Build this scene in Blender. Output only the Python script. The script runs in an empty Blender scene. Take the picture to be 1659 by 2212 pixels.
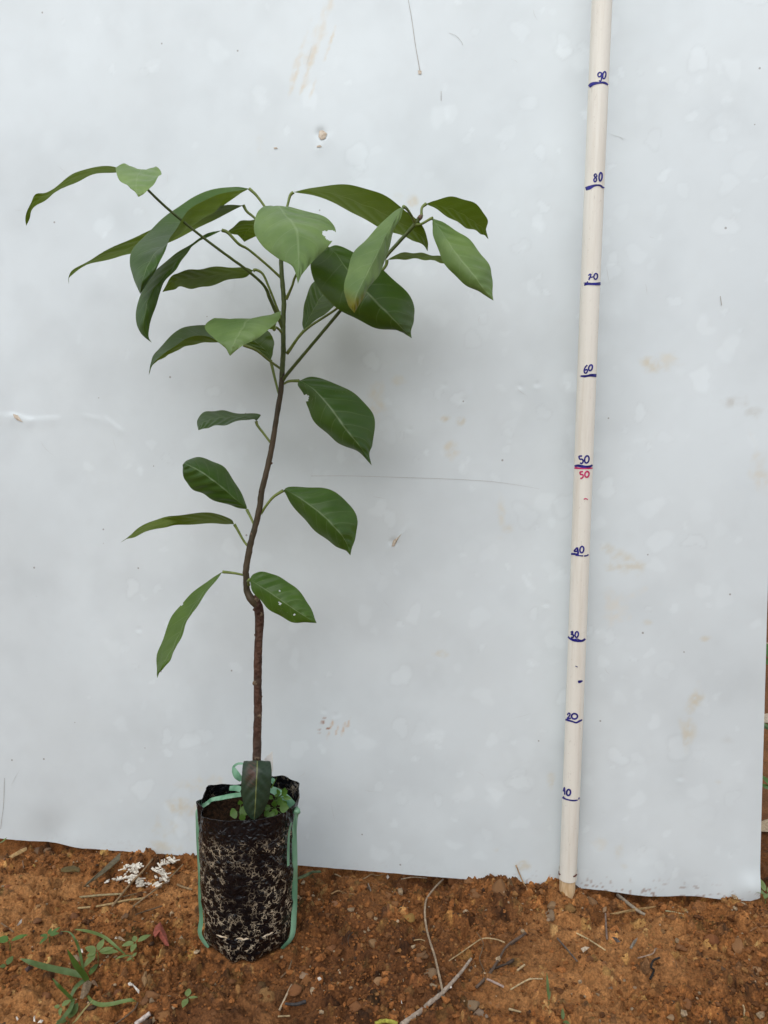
import bpy, math, random
import numpy as np
from mathutils import Vector, Matrix
random.seed(7); rng = np.random.default_rng(11)
R = math.radians
SC = bpy.context.scene
COL = SC.collection

# ------------------------------------------------------------------ camera, sky, sun, exposure
FPX, CX, CY, PITCH, CAMH = 1673.0, 829.5, 1106.0, R(8.61), 0.607     # picture measured on a 1659 x 2212 grid
cam = bpy.data.cameras.new('camera'); cam.sensor_fit = 'VERTICAL'; cam.sensor_height = 24.0
cam.lens = 24.0 * FPX / 2212.0; cam.clip_start = 0.01; cam.clip_end = 400
camo = bpy.data.objects.new('camera', cam); COL.objects.link(camo)
camo.location = (0, 0, CAMH); camo.rotation_euler = (math.pi / 2 - PITCH, 0, 0)
SC.camera = camo

SUN_DIR = Vector((-0.20, -0.62, 0.74)).normalized()                  # towards the sun, behind the clouds
SUN_EL = math.asin(SUN_DIR.z); SUN_ROT = math.atan2(SUN_DIR.x, SUN_DIR.y)
W = bpy.data.worlds.new('World'); SC.world = W; W.use_nodes = True
wn = W.node_tree.nodes; wl = W.node_tree.links
for n in list(wn): wn.remove(n)
sky = wn.new('ShaderNodeTexSky'); sky.sky_type = 'NISHITA'; sky.sun_disc = False
sky.sun_elevation = SUN_EL; sky.sun_rotation = SUN_ROT; sky.dust_density = 1.2; sky.air_density = 1.0; sky.ozone_density = 1.0
hs = wn.new('ShaderNodeHueSaturation'); hs.inputs['Saturation'].default_value = 0.24     # cloud cover: nearly grey sky
bg = wn.new('ShaderNodeBackground'); bg.inputs['Strength'].default_value = 0.10
wo = wn.new('ShaderNodeOutputWorld')
wl.new(sky.outputs[0], hs.inputs['Color']); wl.new(hs.outputs[0], bg.inputs['Color']); wl.new(bg.outputs[0], wo.inputs['Surface'])
sl = bpy.data.lights.new('sun', 'SUN'); sl.energy = 0.5; sl.angle = R(65); sl.color = (1.0, 0.985, 0.96)
so = bpy.data.objects.new('sun', sl); COL.objects.link(so); so.rotation_euler = SUN_DIR.to_track_quat('Z', 'Y').to_euler()
so.location = (-1, -1.4, 3)
SC.view_settings.view_transform = 'Standard'; SC.view_settings.look = 'None'
SC.view_settings.gamma = 1.0; SC.view_settings.use_curve_mapping = False
SC.view_settings.exposure = 1.14
SC.cycles.use_denoising = True

# ------------------------------------------------------------------ picture grid -> place
REG = {'D': (0, 0, 1.8228), 'R1': (0, 560, 1000/1659), 'R2': (900, 620, 1100/1659), 'R3': (400, 1400, 1100/1659), 'R4': (500, 2200, 900/1659),
       'R5': (700, 2900, 600/1475), 'R6': (0, 3200, 900/1659), 'R7': (1100, 3300, 1000/1659), 'R8': (2000, 3000, 1024/1659),
       'G1': (0, 3300, 756/1659), 'P1': (2150, 0, 400/737), 'P2': (2150, 1200, 400/737), 'P3': (2100, 2300, 400/681), 'B2': (700, 3000, 600/1659)}
def D(reg, x, y):
    ox, oy, s = REG[reg]; return (ox + x*s)/1.8228, (oy + y*s)/1.8228
cP, sP = math.cos(PITCH), math.sin(PITCH)
def ray(px, py):
    a = (px - CX)/FPX; u = -(py - CY)/FPX
    return a, cP + u*sP, -sP + u*cP
def atY(px, py, Y):
    a, b, c = ray(px, py); t = Y/b; return np.array([a*t, Y, CAMH + c*t])
def atZ(px, py, z=0.0):
    a, b, c = ray(px, py); t = (z - CAMH)/c; return np.array([a*t, b*t, z])
# board plane: right end nearer, leaning back a little
B0 = np.array([0.224, 0.8800, 0.0]); YAW = -0.132; LEAN = R(2.3)
BS = np.array([1, YAW, 0]); BS /= np.linalg.norm(BS)
BNb = np.array([-YAW, 1, 0]); BNb /= np.linalg.norm(BNb)
BT = np.array([0, 0, math.cos(LEAN)]) + BNb*math.sin(LEAN)
BN = np.cross(BS, BT)                                                 # towards the camera
if BN[1] > 0: BN = -BN
def onB(px, py):
    d = np.array(ray(px, py)); o = np.array([0, 0, CAMH]); t = np.dot(B0 - o, BN)/np.dot(d, BN); return o + d*t
def st(px, py):
    p = onB(px, py) - B0; return float(np.dot(p, BS)), float(np.dot(p, BT))

# ------------------------------------------------------------------ numeric noise
def _h(ix, iy, s):
    n = (ix.astype(np.int64)*374761393 + iy.astype(np.int64)*668265263 + s*1442695041) & 0x7fffffff
    n = ((n ^ (n >> 13))*1274126177) & 0x7fffffff
    return ((n ^ (n >> 16)) & 0xffff)/65535.0
def vn(x, y, s=0):
    x = np.asarray(x, float); y = np.asarray(y, float)
    ix = np.floor(x); iy = np.floor(y); fx = x - ix; fy = y - iy
    fx = fx*fx*(3 - 2*fx); fy = fy*fy*(3 - 2*fy)
    a = _h(ix, iy, s); b = _h(ix+1, iy, s); c = _h(ix, iy+1, s); d = _h(ix+1, iy+1, s)
    return (a*(1-fx) + b*fx)*(1-fy) + (c*(1-fx) + d*fx)*fy
def fbm(x, y, s=0, o=4, g=.5):
    v = 0; a = 1; t = 0
    for k in range(o): v = v + a*vn(x*2**k + 17.3*k, y*2**k - 9.1*k, s + k); t += a; a *= g
    return v/t

# ------------------------------------------------------------------ objects and meshes
def tag(o, label=None, cat=None, group=None, kind=None):
    if label: o['label'] = label
    if cat: o['category'] = cat
    if group: o['group'] = group
    if kind: o['kind'] = kind
    return o
def empty(name, loc=(0, 0, 0)):
    o = bpy.data.objects.new(name, None); COL.objects.link(o); o.location = loc; o.empty_display_size = .02; return o
def link(name, me, mat, parent=None):
    o = bpy.data.objects.new(name, me); COL.objects.link(o)
    if mat is not None and not me.materials: me.materials.append(mat)
    if parent is not None:
        o.parent = parent
        par = parent; off = Vector((0, 0, 0))
        while par is not None: off += par.location; par = par.parent
        o.location = -off                                             # meshes are written in place coordinates
    return o
def mk(name, V, F, mat, parent=None, smooth=True, attrs=None, col=None):
    me = bpy.data.meshes.new(name)
    V = np.asarray(V, float)
    me.from_pydata(V.tolist(), [], F.tolist() if isinstance(F, np.ndarray) else F)
    if smooth: me.polygons.foreach_set('use_smooth', np.ones(len(me.polygons), bool))
    if attrs:
        for k, a in attrs.items():
            at = me.attributes.new(k, 'FLOAT', 'POINT'); at.data.foreach_set('value', np.asarray(a, np.float32).ravel())
    if col is not None:
        ca = me.color_attributes.new('Col', 'FLOAT_COLOR', 'POINT')
        c4 = np.ones((len(V), 4), np.float32); c4[:, :3] = col; ca.data.foreach_set('color', c4.ravel())
    me.update()
    return link(name, me, mat, parent)
def grid_faces(nr, nc, flip=False):
    i = np.arange(nr*nc).reshape(nr, nc)
    q = np.stack([i[:-1, :-1], i[:-1, 1:], i[1:, 1:], i[1:, :-1]], -1).reshape(-1, 4)
    return q[:, ::-1] if flip else q
def cr(P, n):
    """Catmull-Rom through the rows of P, n samples."""
    P = np.asarray(P, float); m = len(P)
    Q = np.vstack([2*P[0] - P[1], P, 2*P[-1] - P[-2]])
    t = np.linspace(0, m - 1, n); k = np.minimum(t.astype(int), m - 2); f = (t - k)[:, None]
    a, b, c, d = Q[k], Q[k+1], Q[k+2], Q[k+3]
    return .5*(2*b + (c - a)*f + (2*a - 5*b + 4*c - d)*f**2 + (3*b - a - 3*c + d)*f**3)
def tube_np(pts, rad, n=None, seg=8, bump=0.0, seed=0, squash=1.0):
    pts = np.asarray(pts, float); m = len(pts)
    n = n or max(6, (m - 1)*6)
    P = cr(pts, n) if m > 2 else np.array([pts[0] + (pts[1] - pts[0])*t for t in np.linspace(0, 1, n)])
    rr = np.interp(np.linspace(0, 1, n), np.linspace(0, 1, len(rad)), rad)
    T = np.gradient(P, axis=0); T /= np.linalg.norm(T, axis=1)[:, None] + 1e-12
    u = np.cross(T[0], [0, 0, 1.0]); u = u if np.linalg.norm(u) > .05 else np.cross(T[0], [0, 1.0, 0]); u /= np.linalg.norm(u)
    V = []
    an = np.linspace(0, 2*math.pi, seg, endpoint=False)
    L = np.concatenate([[0], np.cumsum(np.linalg.norm(np.diff(P, axis=0), axis=1))])
    for i in range(n):
        u = u - T[i]*np.dot(u, T[i]); u /= np.linalg.norm(u); w = np.cross(T[i], u)
        r = rr[i]*(1 + bump*(2*vn(np.cos(an)*1.7 + 9, np.sin(an)*1.7 + L[i]/rr.max()*.9, seed) - 1))
        V.append(P[i] + np.outer(np.cos(an)*r, u) + np.outer(np.sin(an)*r*squash, w))
    V = np.concatenate(V)
    i = np.arange(n*seg).reshape(n, seg); j = np.roll(i, -1, 1)
    F = np.stack([i[:-1], j[:-1], j[1:], i[1:]], -1).reshape(-1, 4).tolist()
    F.append(i[0][::-1].tolist()); F.append(i[-1].tolist())
    return V, F
def tube(name, pts, rad, mat, parent=None, **k):
    V, F = tube_np(pts, rad, **k); return mk(name, V, F, mat, parent)
def ribbon_np(P, width, normals, n=None, cup=0.0, nv=3):
    P = np.asarray(P, float); n = n or (len(P) - 1)*6
    N = np.asarray(normals, float)
    Wd = np.array(width, float) if np.ndim(width) else np.full(len(P), float(width))
    X = cr(np.hstack([P, N, Wd[:, None]]), n); P, N, Wd = X[:, :3], X[:, 3:6], np.maximum(X[:, 6], 1e-5)
    T = np.gradient(P, axis=0); S = np.cross(T, N); S /= np.linalg.norm(S, axis=1)[:, None] + 1e-12
    N = N/(np.linalg.norm(N, axis=1)[:, None] + 1e-12)
    vv = np.linspace(-1, 1, nv)
    V = (P[:, None] + S[:, None]*(vv[None, :, None]*Wd[:, None, None]/2) + N[:, None]*(cup*(vv[None, :, None]**2)*Wd[:, None, None])).reshape(-1, 3)
    return V, grid_faces(n, nv), n, nv

# ------------------------------------------------------------------ materials
class Mat:
    def __init__(s, name):
        s.m = bpy.data.materials.new(name); s.m.use_nodes = True; s.t = s.m.node_tree
        s.t.nodes.clear(); s.out = s.n('ShaderNodeOutputMaterial')
    def n(s, k, **kw):
        nd = s.t.nodes.new(k)
        for a, b in kw.items(): setattr(nd, a, b)
        return nd
    def put(s, sock, v):
        if hasattr(v, 'is_output') or isinstance(v, bpy.types.NodeSocket): s.t.links.new(v, sock)
        elif isinstance(v, (tuple, list)) and len(v) == 3 and sock.type == 'RGBA': sock.default_value = (*v, 1)
        else: sock.default_value = v
    def f(s, op, a, b=None, c=None, clamp=False):
        nd = s.n('ShaderNodeMath', operation=op, use_clamp=clamp); s.put(nd.inputs[0], a)
        if b is not None: s.put(nd.inputs[1], b)
        if c is not None: s.put(nd.inputs[2], c)
        return nd.outputs[0]
    def mix(s, fac, a, b, mode='MIX'):
        nd = s.n('ShaderNodeMix', data_type='RGBA', blend_type=mode); s.put(nd.inputs[0], fac); s.put(nd.inputs[6], a); s.put(nd.inputs[7], b)
        return nd.outputs[2]
    def noise(s, scale, detail=3, rough=.5, vec=None, dist=0.0):
        nd = s.n('ShaderNodeTexNoise'); nd.inputs['Scale'].default_value = scale; nd.inputs['Detail'].default_value = detail
        nd.inputs['Roughness'].default_value = rough; nd.inputs['Distortion'].default_value = dist
        s.put(nd.inputs['Vector'], vec if vec is not None else s.obj()); return nd.outputs[0]
    def voro(s, scale, feature='F1', vec=None, out=0, rand=1.0):
        nd = s.n('ShaderNodeTexVoronoi', feature=feature); nd.inputs['Scale'].default_value = scale; nd.inputs['Randomness'].default_value = rand
        s.put(nd.inputs['Vector'], vec if vec is not None else s.obj()); return nd.outputs[out]
    def obj(s):
        if not hasattr(s, '_o'): s._o = s.n('ShaderNodeTexCoord').outputs['Object']
        return s._o
    def scaled(s, v):
        nd = s.n('ShaderNodeMapping'); s.put(nd.inputs['Vector'], s.obj()); nd.inputs['Scale'].default_value = v; return nd.outputs[0]
    def ramp(s, fac, a, b):
        nd = s.n('ShaderNodeMapRange', interpolation_type='SMOOTHSTEP'); s.put(nd.inputs[0], fac); nd.inputs[1].default_value = a; nd.inputs[2].default_value = b
        return nd.outputs[0]
    def attr(s, name, out=2):
        return s.n('ShaderNodeAttribute', attribute_name=name).outputs[out]
    def bump(s, h, strength=.3, dist=.001, normal=None):
        nd = s.n('ShaderNodeBump'); nd.inputs['Strength'].default_value = strength; nd.inputs['Distance'].default_value = dist; s.put(nd.inputs['Height'], h)
        if normal is not None: s.put(nd.inputs['Normal'], normal)
        return nd.outputs[0]
    def bsdf(s, color, rough=.6, spec=.5, normal=None, **kw):
        nd = s.n('ShaderNodeBsdfPrincipled'); s.put(nd.inputs['Base Color'], color); s.put(nd.inputs['Roughness'], rough); s.put(nd.inputs['Specular IOR Level'], spec)
        if normal is not None: s.put(nd.inputs['Normal'], normal)
        for k, v in kw.items(): s.put(nd.inputs[k.replace('_', ' ')], v)
        return nd.outputs[0]
    def done(s, sh): s.put(s.out.inputs['Surface'], sh); return s.m
MT = {}
def simple(name, c1, c2, scale=60, rough=.7, spec=.3, bump=.3, bd=.0008, stretch=None):
    m = Mat(name); vec = m.scaled(stretch) if stretch else m.obj()
    a = m.noise(scale, 4, .6, vec); c = m.mix(m.ramp(a, .3, .7), c1, c2)
    MT[name] = m.done(m.bsdf(c, rough, spec, m.bump(a, bump, bd))); return MT[name]

# soil
m = Mat('soil'); c = m.attr('Col', 0); a = m.noise(420, 5, .7); b = m.noise(55, 4, .6); v = m.voro(900)
c2 = m.mix(m.ramp(a, .3, .72), m.mix(1, c, (.55, .52, .50), 'MULTIPLY'), m.mix(1, c, (1.28, 1.22, 1.15), 'MULTIPLY'))
c3 = m.mix(m.ramp(b, .35, .65), m.mix(1, c2, (.80, .76, .72), 'MULTIPLY'), c2)
MT['soil'] = m.done(m.bsdf(c3, .85, .25, m.bump(m.f('ADD', a, m.f('MULTIPLY', v, .6)), .8, .0012)))
# far soil uses the same material; stones and clods take their colour from the object colour
m = Mat('stone'); oi = m.n('ShaderNodeObjectInfo').outputs['Color']; a = m.noise(160, 5, .65); b = m.noise(40, 3)
c = m.mix(m.ramp(a, .3, .7), m.mix(1, oi, (.62, .60, .58), 'MULTIPLY'), m.mix(1, oi, (1.2, 1.18, 1.15), 'MULTIPLY')); c = m.mix(m.f('MULTIPLY', m.ramp(b, .38, .62), .75), c, (.245, .105, .034))
MT['stone'] = m.done(m.bsdf(c, .8, .3, m.bump(a, .7, .0012)))
m = Mat('litter'); oi = m.n('ShaderNodeObjectInfo').outputs['Color']; a = m.noise(300, 4, .6); 
c = m.mix(m.ramp(a, .3, .7), m.mix(1, oi, (.62, .60, .58), 'MULTIPLY'), m.mix(1, oi, (1.15, 1.15, 1.12), 'MULTIPLY'))
MT['litter'] = m.done(m.bsdf(c, .7, .3, m.bump(a, .5, .0006)))
# board: white laminate with a dirty film, stains come from the mesh colour
m = Mat('board_white'); c = m.attr('Col', 0)
n1 = m.noise(9, 5, .6); n2 = m.noise(70, 4, .6); vz = m.n('ShaderNodeTexVoronoi', feature='F1'); vz.inputs['Scale'].default_value = 42; m.put(vz.inputs['Vector'], m.obj())
spk = m.f('MULTIPLY', m.f('LESS_THAN', vz.outputs['Distance'], .055), m.f('GREATER_THAN', m.n('ShaderNodeSeparateColor').outputs[0], 0.5))
sep = [n for n in m.t.nodes if n.bl_idname == 'ShaderNodeSeparateColor'][0]; m.put(sep.inputs[0], vz.outputs['Color'])
gt = [n for n in m.t.nodes if n.bl_idname == 'ShaderNodeMath' and n.operation == 'GREATER_THAN'][0]; gt.inputs[1].default_value = .80
cc = m.mix(m.f('MULTIPLY', m.ramp(n1, .4, .7), .05), c, (.60, .60, .56))
cc = m.mix(m.f('MULTIPLY', m.ramp(n2, .45, .75), .04), cc, (.55, .55, .52))
cc = m.mix(m.f('MULTIPLY', spk, .6), cc, (.16, .13, .10))
MT['board_white'] = m.done(m.bsdf(cc, m.f('ADD', .34, m.f('MULTIPLY', n2, .18)), .5, m.bump(n1, .05, .004)))
simple('scratch', (.36, .35, .33), (.50, .48, .45), 200, .8)
simple('faint_scratch', (.50, .51, .50), (.62, .63, .62), 200, .8)
simple('torn_core', (.45, .37, .28), (.66, .58, .48), 300, .9, .2, .6)
simple('paper', (.74, .74, .70), (.80, .80, .77), 80, .7)
# pole
m = Mat('pipe_plastic'); st_ = m.noise(14, 5, .65, m.scaled((9, 9, .55))); n2 = m.noise(120, 3, .6, m.scaled((4, 4, .8))); n3 = m.noise(500, 2)
c = m.mix(m.ramp(st_, .42, .75), (.80, .78, .70), (.71, .67, .58)); c = m.mix(m.f('MULTIPLY', m.ramp(n2, .62, .78), .45), c, (.42, .38, .32))
c = m.mix(m.f('MULTIPLY', m.ramp(n3, .70, .76), .4), c, (.33, .25, .18))
MT['pipe_plastic'] = m.done(m.bsdf(c, .42, .4, m.bump(st_, .08, .001)))
simple('core_wood', (.50, .33, .17), (.70, .53, .33), 60, .6, .3, .4, .001, (5, 5, .6))
m = Mat('marker_ink'); a = m.noise(260, 3); MT['ink_blue'] = m.done(m.bsdf(m.mix(m.ramp(a, .35, .7), (.006, .006, .13), (.022, .020, .26)), .45, .4))
m = Mat('marker_pink'); a = m.noise(260, 3); MT['ink_pink'] = m.done(m.bsdf(m.mix(m.ramp(a, .35, .7), (.50, .012, .10), (.62, .05, .19)), .45, .4))
m = Mat('marker_brown'); MT['ink_brown'] = m.done(m.bsdf((.12, .03, .018), .5, .3))
# leaf: lu runs base to tip, lv across
m = Mat('leaf'); lu = m.attr('lu'); lv = m.attr('lv'); av = m.f('ABSOLUTE', lv); oi = m.n('ShaderNodeObjectInfo').outputs['Color']
back = m.n('ShaderNodeNewGeometry').outputs['Backfacing']
nz = m.noise(30, 3); nf = m.noise(170, 4, .6)
ph = m.f('SUBTRACT', m.f('MULTIPLY', lu, 8.5), m.f('MULTIPLY', m.f('POWER', av, 1.35), 1.55)); ph = m.f('ADD', ph, m.f('MULTIPLY', m.f('SUBTRACT', nz, .5), .35))
ph = m.f('ADD', ph, m.f('MULTIPLY', m.f('GREATER_THAN', lv, 0.0), .42))
fr = m.f('ABSOLUTE', m.f('SUBTRACT', m.f('FRACT', ph), .5))            # 0.5 on a side vein... distance from cell middle
sv = m.f('MULTIPLY', m.ramp(fr, .455, .495), m.f('SUBTRACT', 1.0, m.f('POWER', av, 3.0)))
mr = m.ramp(m.f('MULTIPLY', av, -1.0), -.045, -.012)
vein = m.f('MAXIMUM', m.f('MULTIPLY', sv, .50), mr)
rim = m.ramp(av, .965, 1.0)
tip = m.ramp(lu, .86, 1.0)
top0 = m.mix(m.ramp(nz, .3, .7), (.024, .060, .014), (.038, .085, .020)); top0 = m.mix(1, top0, oi, 'MULTIPLY')
top0 = m.mix(m.f('MULTIPLY', m.ramp(nf, .62, .75), .30), top0, (.055, .10, .035))
top1 = m.mix(m.f('MULTIPLY', vein, .80), top0, m.mix(.30, top0, (.42, .52, .28))); top1 = m.mix(m.f('MULTIPLY', rim, .30), top1, (.17, .22, .08))
vs_ = m.n('ShaderNodeTexVoronoi', feature='F1'); vs_.inputs['Scale'].default_value = 330; m.put(vs_.inputs['Vector'], m.obj()); blot = m.noise(22, 4, .65)
dst = m.f('MULTIPLY', m.f('SUBTRACT', 1.0, m.ramp(vs_.outputs['Distance'], .10, .26)), m.ramp(blot, .52, .66))
top1 = m.mix(m.f('MULTIPLY', dst, .42), top1, (.24, .25, .17)); top1 = m.mix(m.f('MULTIPLY', m.ramp(blot, .56, .74), .22), top1, (.14, .18, .11))
yel = m.f('SUBTRACT', 1.0, m.n('ShaderNodeObjectInfo').outputs['Alpha']); top1 = m.mix(m.f('MULTIPLY', m.f('MULTIPLY', m.ramp(m.f('ADD', lu, m.f('MULTIPLY', nz, .25)), .80, 1.02), yel), 1.0, clamp=True), top1, (.19, .17, .015))
und0 = m.mix(m.ramp(nz, .3, .7), (.066, .099, .010), (.090, .127, .014)); und1 = m.mix(m.f('MULTIPLY', vein, .60), und0, (.19, .23, .06))
und1 = m.mix(m.f('MULTIPLY', rim, .5), und1, (.22, .26, .09))
colr = m.mix(back, top1, und1)
hgt = m.f('SUBTRACT', m.f('MULTIPLY', m.f('COSINE', m.f('MULTIPLY', ph, 6.2832)), .5), m.f('MULTIPLY', vein, .5)); hgt = m.f('ADD', hgt, m.f('MULTIPLY', nf, .5))
nrm = m.bump(hgt, .40, .0010)
gl = m.bsdf(colr, m.f('ADD', m.f('MULTIPLY', nf, .16), m.f('ADD', .30, m.f('MULTIPLY', back, .25))), .36, nrm)
tr = m.n('ShaderNodeBsdfTranslucent'); m.put(tr.inputs['Color'], m.mix(m.f('MULTIPLY', vein, .4), (.155, .24, .006), (.12, .17, .012))); m.put(tr.inputs['Normal'], nrm)
mx = m.n('ShaderNodeMixShader'); mx.inputs[0].default_value = .30; m.put(mx.inputs[1], gl); m.put(mx.inputs[2], tr.outputs[0])
MT['leaf'] = m.done(mx.outputs[0])
# strap leaf: fine cross striation, bronze patch
m = Mat('strap_leaf'); lu = m.attr('lu'); lv = m.attr('lv'); av = m.f('ABSOLUTE', lv); nz = m.noise(28, 3); 
stp = m.noise(1.0, 3, .6, m.n('ShaderNodeCombineXYZ').outputs[0]); cx = [n for n in m.t.nodes if n.bl_idname == 'ShaderNodeCombineXYZ'][0]
m.put(cx.inputs[0], m.f('MULTIPLY', m.f('ADD', lu, m.f('MULTIPLY', av, .10)), 55.0)); m.put(cx.inputs[1], m.f('MULTIPLY', lv, 1.5))
mr = m.ramp(m.f('MULTIPLY', av, -1.0), -.05, -.02)
pu = m.f('SUBTRACT', lu, .36); pv = m.f('ADD', lv, .35); pd = m.f('SQRT', m.f('ADD', m.f('MULTIPLY', m.f('MULTIPLY', pu, pu), 30.0), m.f('MULTIPLY', m.f('MULTIPLY', pv, pv), 3.0)))
patch = m.f('MULTIPLY', m.f('SUBTRACT', 1.0, m.ramp(pd, .3, 1.0)), m.ramp(stp, .3, .6))
c = m.mix(m.ramp(stp, .3, .7), (.014, .030, .016), (.022, .044, .022)); c = m.mix(m.f('MULTIPLY', patch, .8), c, (.075, .034, .026)); c = m.mix(mr, c, (.13, .15, .05))
MT['strap_leaf'] = m.done(m.bsdf(c, .42, .4, m.bump(m.f('ADD', stp, m.f('MULTIPLY', mr, -1.0)), .25, .0006)))
simple('petiole', (.115, .165, .030), (.18, .225, .055), 120, .5, .4, .2, .0004)
simple('scion_bark', (.032, .026, .011), (.075, .052, .028), 90, .6, .35, .5, .0006, (1, 1, .35))
simple('green_shoot', (.048, .075, .014), (.090, .118, .028), 110, .5, .4, .3, .0004)
m = Mat('root_bark'); a = m.noise(120, 5, .65, m.scaled((1, 1, .45))); b = m.noise(40, 3); v = m.voro(260)
c = m.mix(m.ramp(a, .3, .7), (.034, .014, .008), (.105, .052, .033)); c = m.mix(m.f('MULTIPLY', m.ramp(b, .5, .7), .4), c, (.10, .075, .055))
MT['root_bark'] = m.done(m.bsdf(c, .75, .3, m.bump(m.f('ADD', a, v), 1.0, .0014)))
simple('scar', (.10, .07, .045), (.19, .14, .095), 300, .8, .2, .6, .0005)
# bag: black film, dried silt showing between soil lumps pressed against it
m = Mat('bag_film'); msk = m.attr('silt'); vec0 = m.obj()
wd = m.n('ShaderNodeTexNoise'); wd.inputs['Scale'].default_value = 90; wd.inputs['Detail'].default_value = 2; m.put(wd.inputs['Vector'], vec0)
va = m.n('ShaderNodeVectorMath', operation='MULTIPLY_ADD'); m.put(va.inputs[0], wd.outputs['Color']); va.inputs[1].default_value = (.010, .010, .010); m.put(va.inputs[2], vec0)
ve = m.voro(150, 'DISTANCE_TO_EDGE', va.outputs[0]); ve2 = m.voro(270, 'DISTANCE_TO_EDGE', va.outputs[0]); n1 = m.noise(75, 4, .6); n2 = m.noise(30, 3, .6); n4 = m.noise(420, 3, .6)
n5 = m.noise(120, 4, .65); cr1 = m.f('MULTIPLY', m.f('SUBTRACT', 1.0, m.ramp(ve, .012, .068)), m.ramp(n5, .45, .56)); cr2 = m.f('MULTIPLY', m.f('SUBTRACT', 1.0, m.ramp(ve2, .02, .085)), m.ramp(n5, .52, .61))
k = m.f('MULTIPLY', m.f('MULTIPLY', m.f('MAXIMUM', cr1, cr2), m.ramp(n2, .38, .52)), msk, clamp=True)
sc_ = m.mix(m.ramp(n4, .3, .7), (.32, .245, .155), (.62, .52, .37))
blk = m.mix(m.ramp(n1, .5, .75), (.0022, .0026, .0042), (.0065, .0075, .0105))
dust = m.f('MULTIPLY', m.ramp(m.noise(48, 5, .7), .62, .80), .07)
c = m.mix(k, m.mix(dust, blk, (.13, .125, .12)), sc_)
hh = m.f('ADD', m.f('MULTIPLY', ve, 3.0), m.noise(60, 4, .6))
MT['bag_film'] = m.done(m.bsdf(c, m.f('ADD', .27, m.f('MULTIPLY', k, .45)), .55, m.bump(hh, .45, .0016)))
simple('potting', (.006, .0035, .002), (.032, .016, .008), 260, .95, .1, 1.0, .003)
m = Mat('strap_plastic'); a = m.noise(60, 3, .6, m.scaled((1, 1, .3))); b = m.noise(35, 3)
c = m.mix(m.ramp(a, .3, .7), (.11, .29, .16), (.29, .53, .35)); c = m.mix(m.f('MULTIPLY', m.ramp(b, .55, .75), .35), c, (.30, .25, .14))
gl = m.bsdf(c, .28, .6, m.bump(a, .3, .0008)); tr = m.n('ShaderNodeBsdfTranslucent'); tr.inputs['Color'].default_value = (.16, .42, .28, 1)
mx = m.n('ShaderNodeMixShader'); mx.inputs[0].default_value = .3; m.put(mx.inputs[1], gl); m.put(mx.inputs[2], tr.outputs[0]); MT['strap_plastic'] = m.done(mx.outputs[0])
m = Mat('weed_green'); oi = m.n('ShaderNodeObjectInfo').outputs['Color']; a = m.noise(150, 3)
c = m.mix(m.ramp(a, .3, .7), m.mix(1, oi, (.75, .78, .7), 'MULTIPLY'), oi); gl = m.bsdf(c, .5, .4)
tr = m.n('ShaderNodeBsdfTranslucent'); m.put(tr.inputs['Color'], m.mix(1, oi, (1.3, 1.3, .8), 'MULTIPLY')); mx = m.n('ShaderNodeMixShader'); mx.inputs[0].default_value = .3
m.put(mx.inputs[1], gl); m.put(mx.inputs[2], tr.outputs[0]); MT['weed_green'] = m.done(mx.outputs[0])

# ------------------------------------------------------------------ ground: one sheet, fine where the picture sees it
BAGC = np.array([-0.153, 0.800]); BAGR = 0.051
def axis(lo, hi, step, far):
    core = np.arange(lo, hi + step/2, step); out = []; d = step; p = hi
    while p < far: d *= 1.35; p += d; out.append(p)
    inn = []; d = step; p = lo
    while p > -far: d *= 1.35; p -= d; inn.append(p)
    return np.array(inn[::-1] + core.tolist() + out), len(inn), len(inn) + len(core)
gx, x0, x1 = axis(-0.56, 0.50, 0.00125, 90.0)
gy, y0, y1 = axis(0.655, 1.000, 0.00125, 90.0)
GX, GY = np.meshgrid(gx, gy)
smooth = np.clip((fbm(GX*9 + 3, GY*9 + 40, 3, 3) - .40)*5, 0, 1)          # crusted, washed-out patches
H = (fbm(GX*5, GY*5, 21, 3) - .5)*.020 + (fbm(GX*26, GY*26, 5, 3) - .5)*.0065
H += (fbm(GX*130, GY*130, 8, 3) - .5)*(.0085 - .0058*smooth) + (np.abs(fbm(GX*60 + 8, GY*60, 9, 3) - .5)*-.010)*(1 - .7*smooth)
def plates(f, seed, h, n):
    q = fbm(GX*f + 3*vn(GX*f*.6, GY*f*.6, seed), GY*f*1.3, seed, 4)*n; fl = np.floor(q); fr_ = np.clip((q - fl - .72)/.28, 0, 1); return (fl + fr_*fr_*(3 - 2*fr_))*h
H += plates(30, 140, .0030, 9) - .0130 + plates(75, 150, .0018, 8) - .0070
tone = fbm(GX*6 + 9, GY*6 + 2, 31, 4); ton2 = fbm(GX*42, GY*42, 33, 3)
base = np.array([.275, .116, .035]); dark = np.array([.138, .057, .020]); lite = np.array([.430, .218, .082])
CG = base + (lite - base)*np.clip(smooth*.7 + (ton2 - .5)*.6, 0, 1)[..., None]
CG = CG + (dark - CG)*np.clip((.58 - tone)*4.0, 0, .9)[..., None]
CG *= (.85 + .35*(fbm(GX*160, GY*160, 37, 2))[..., None])
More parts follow.
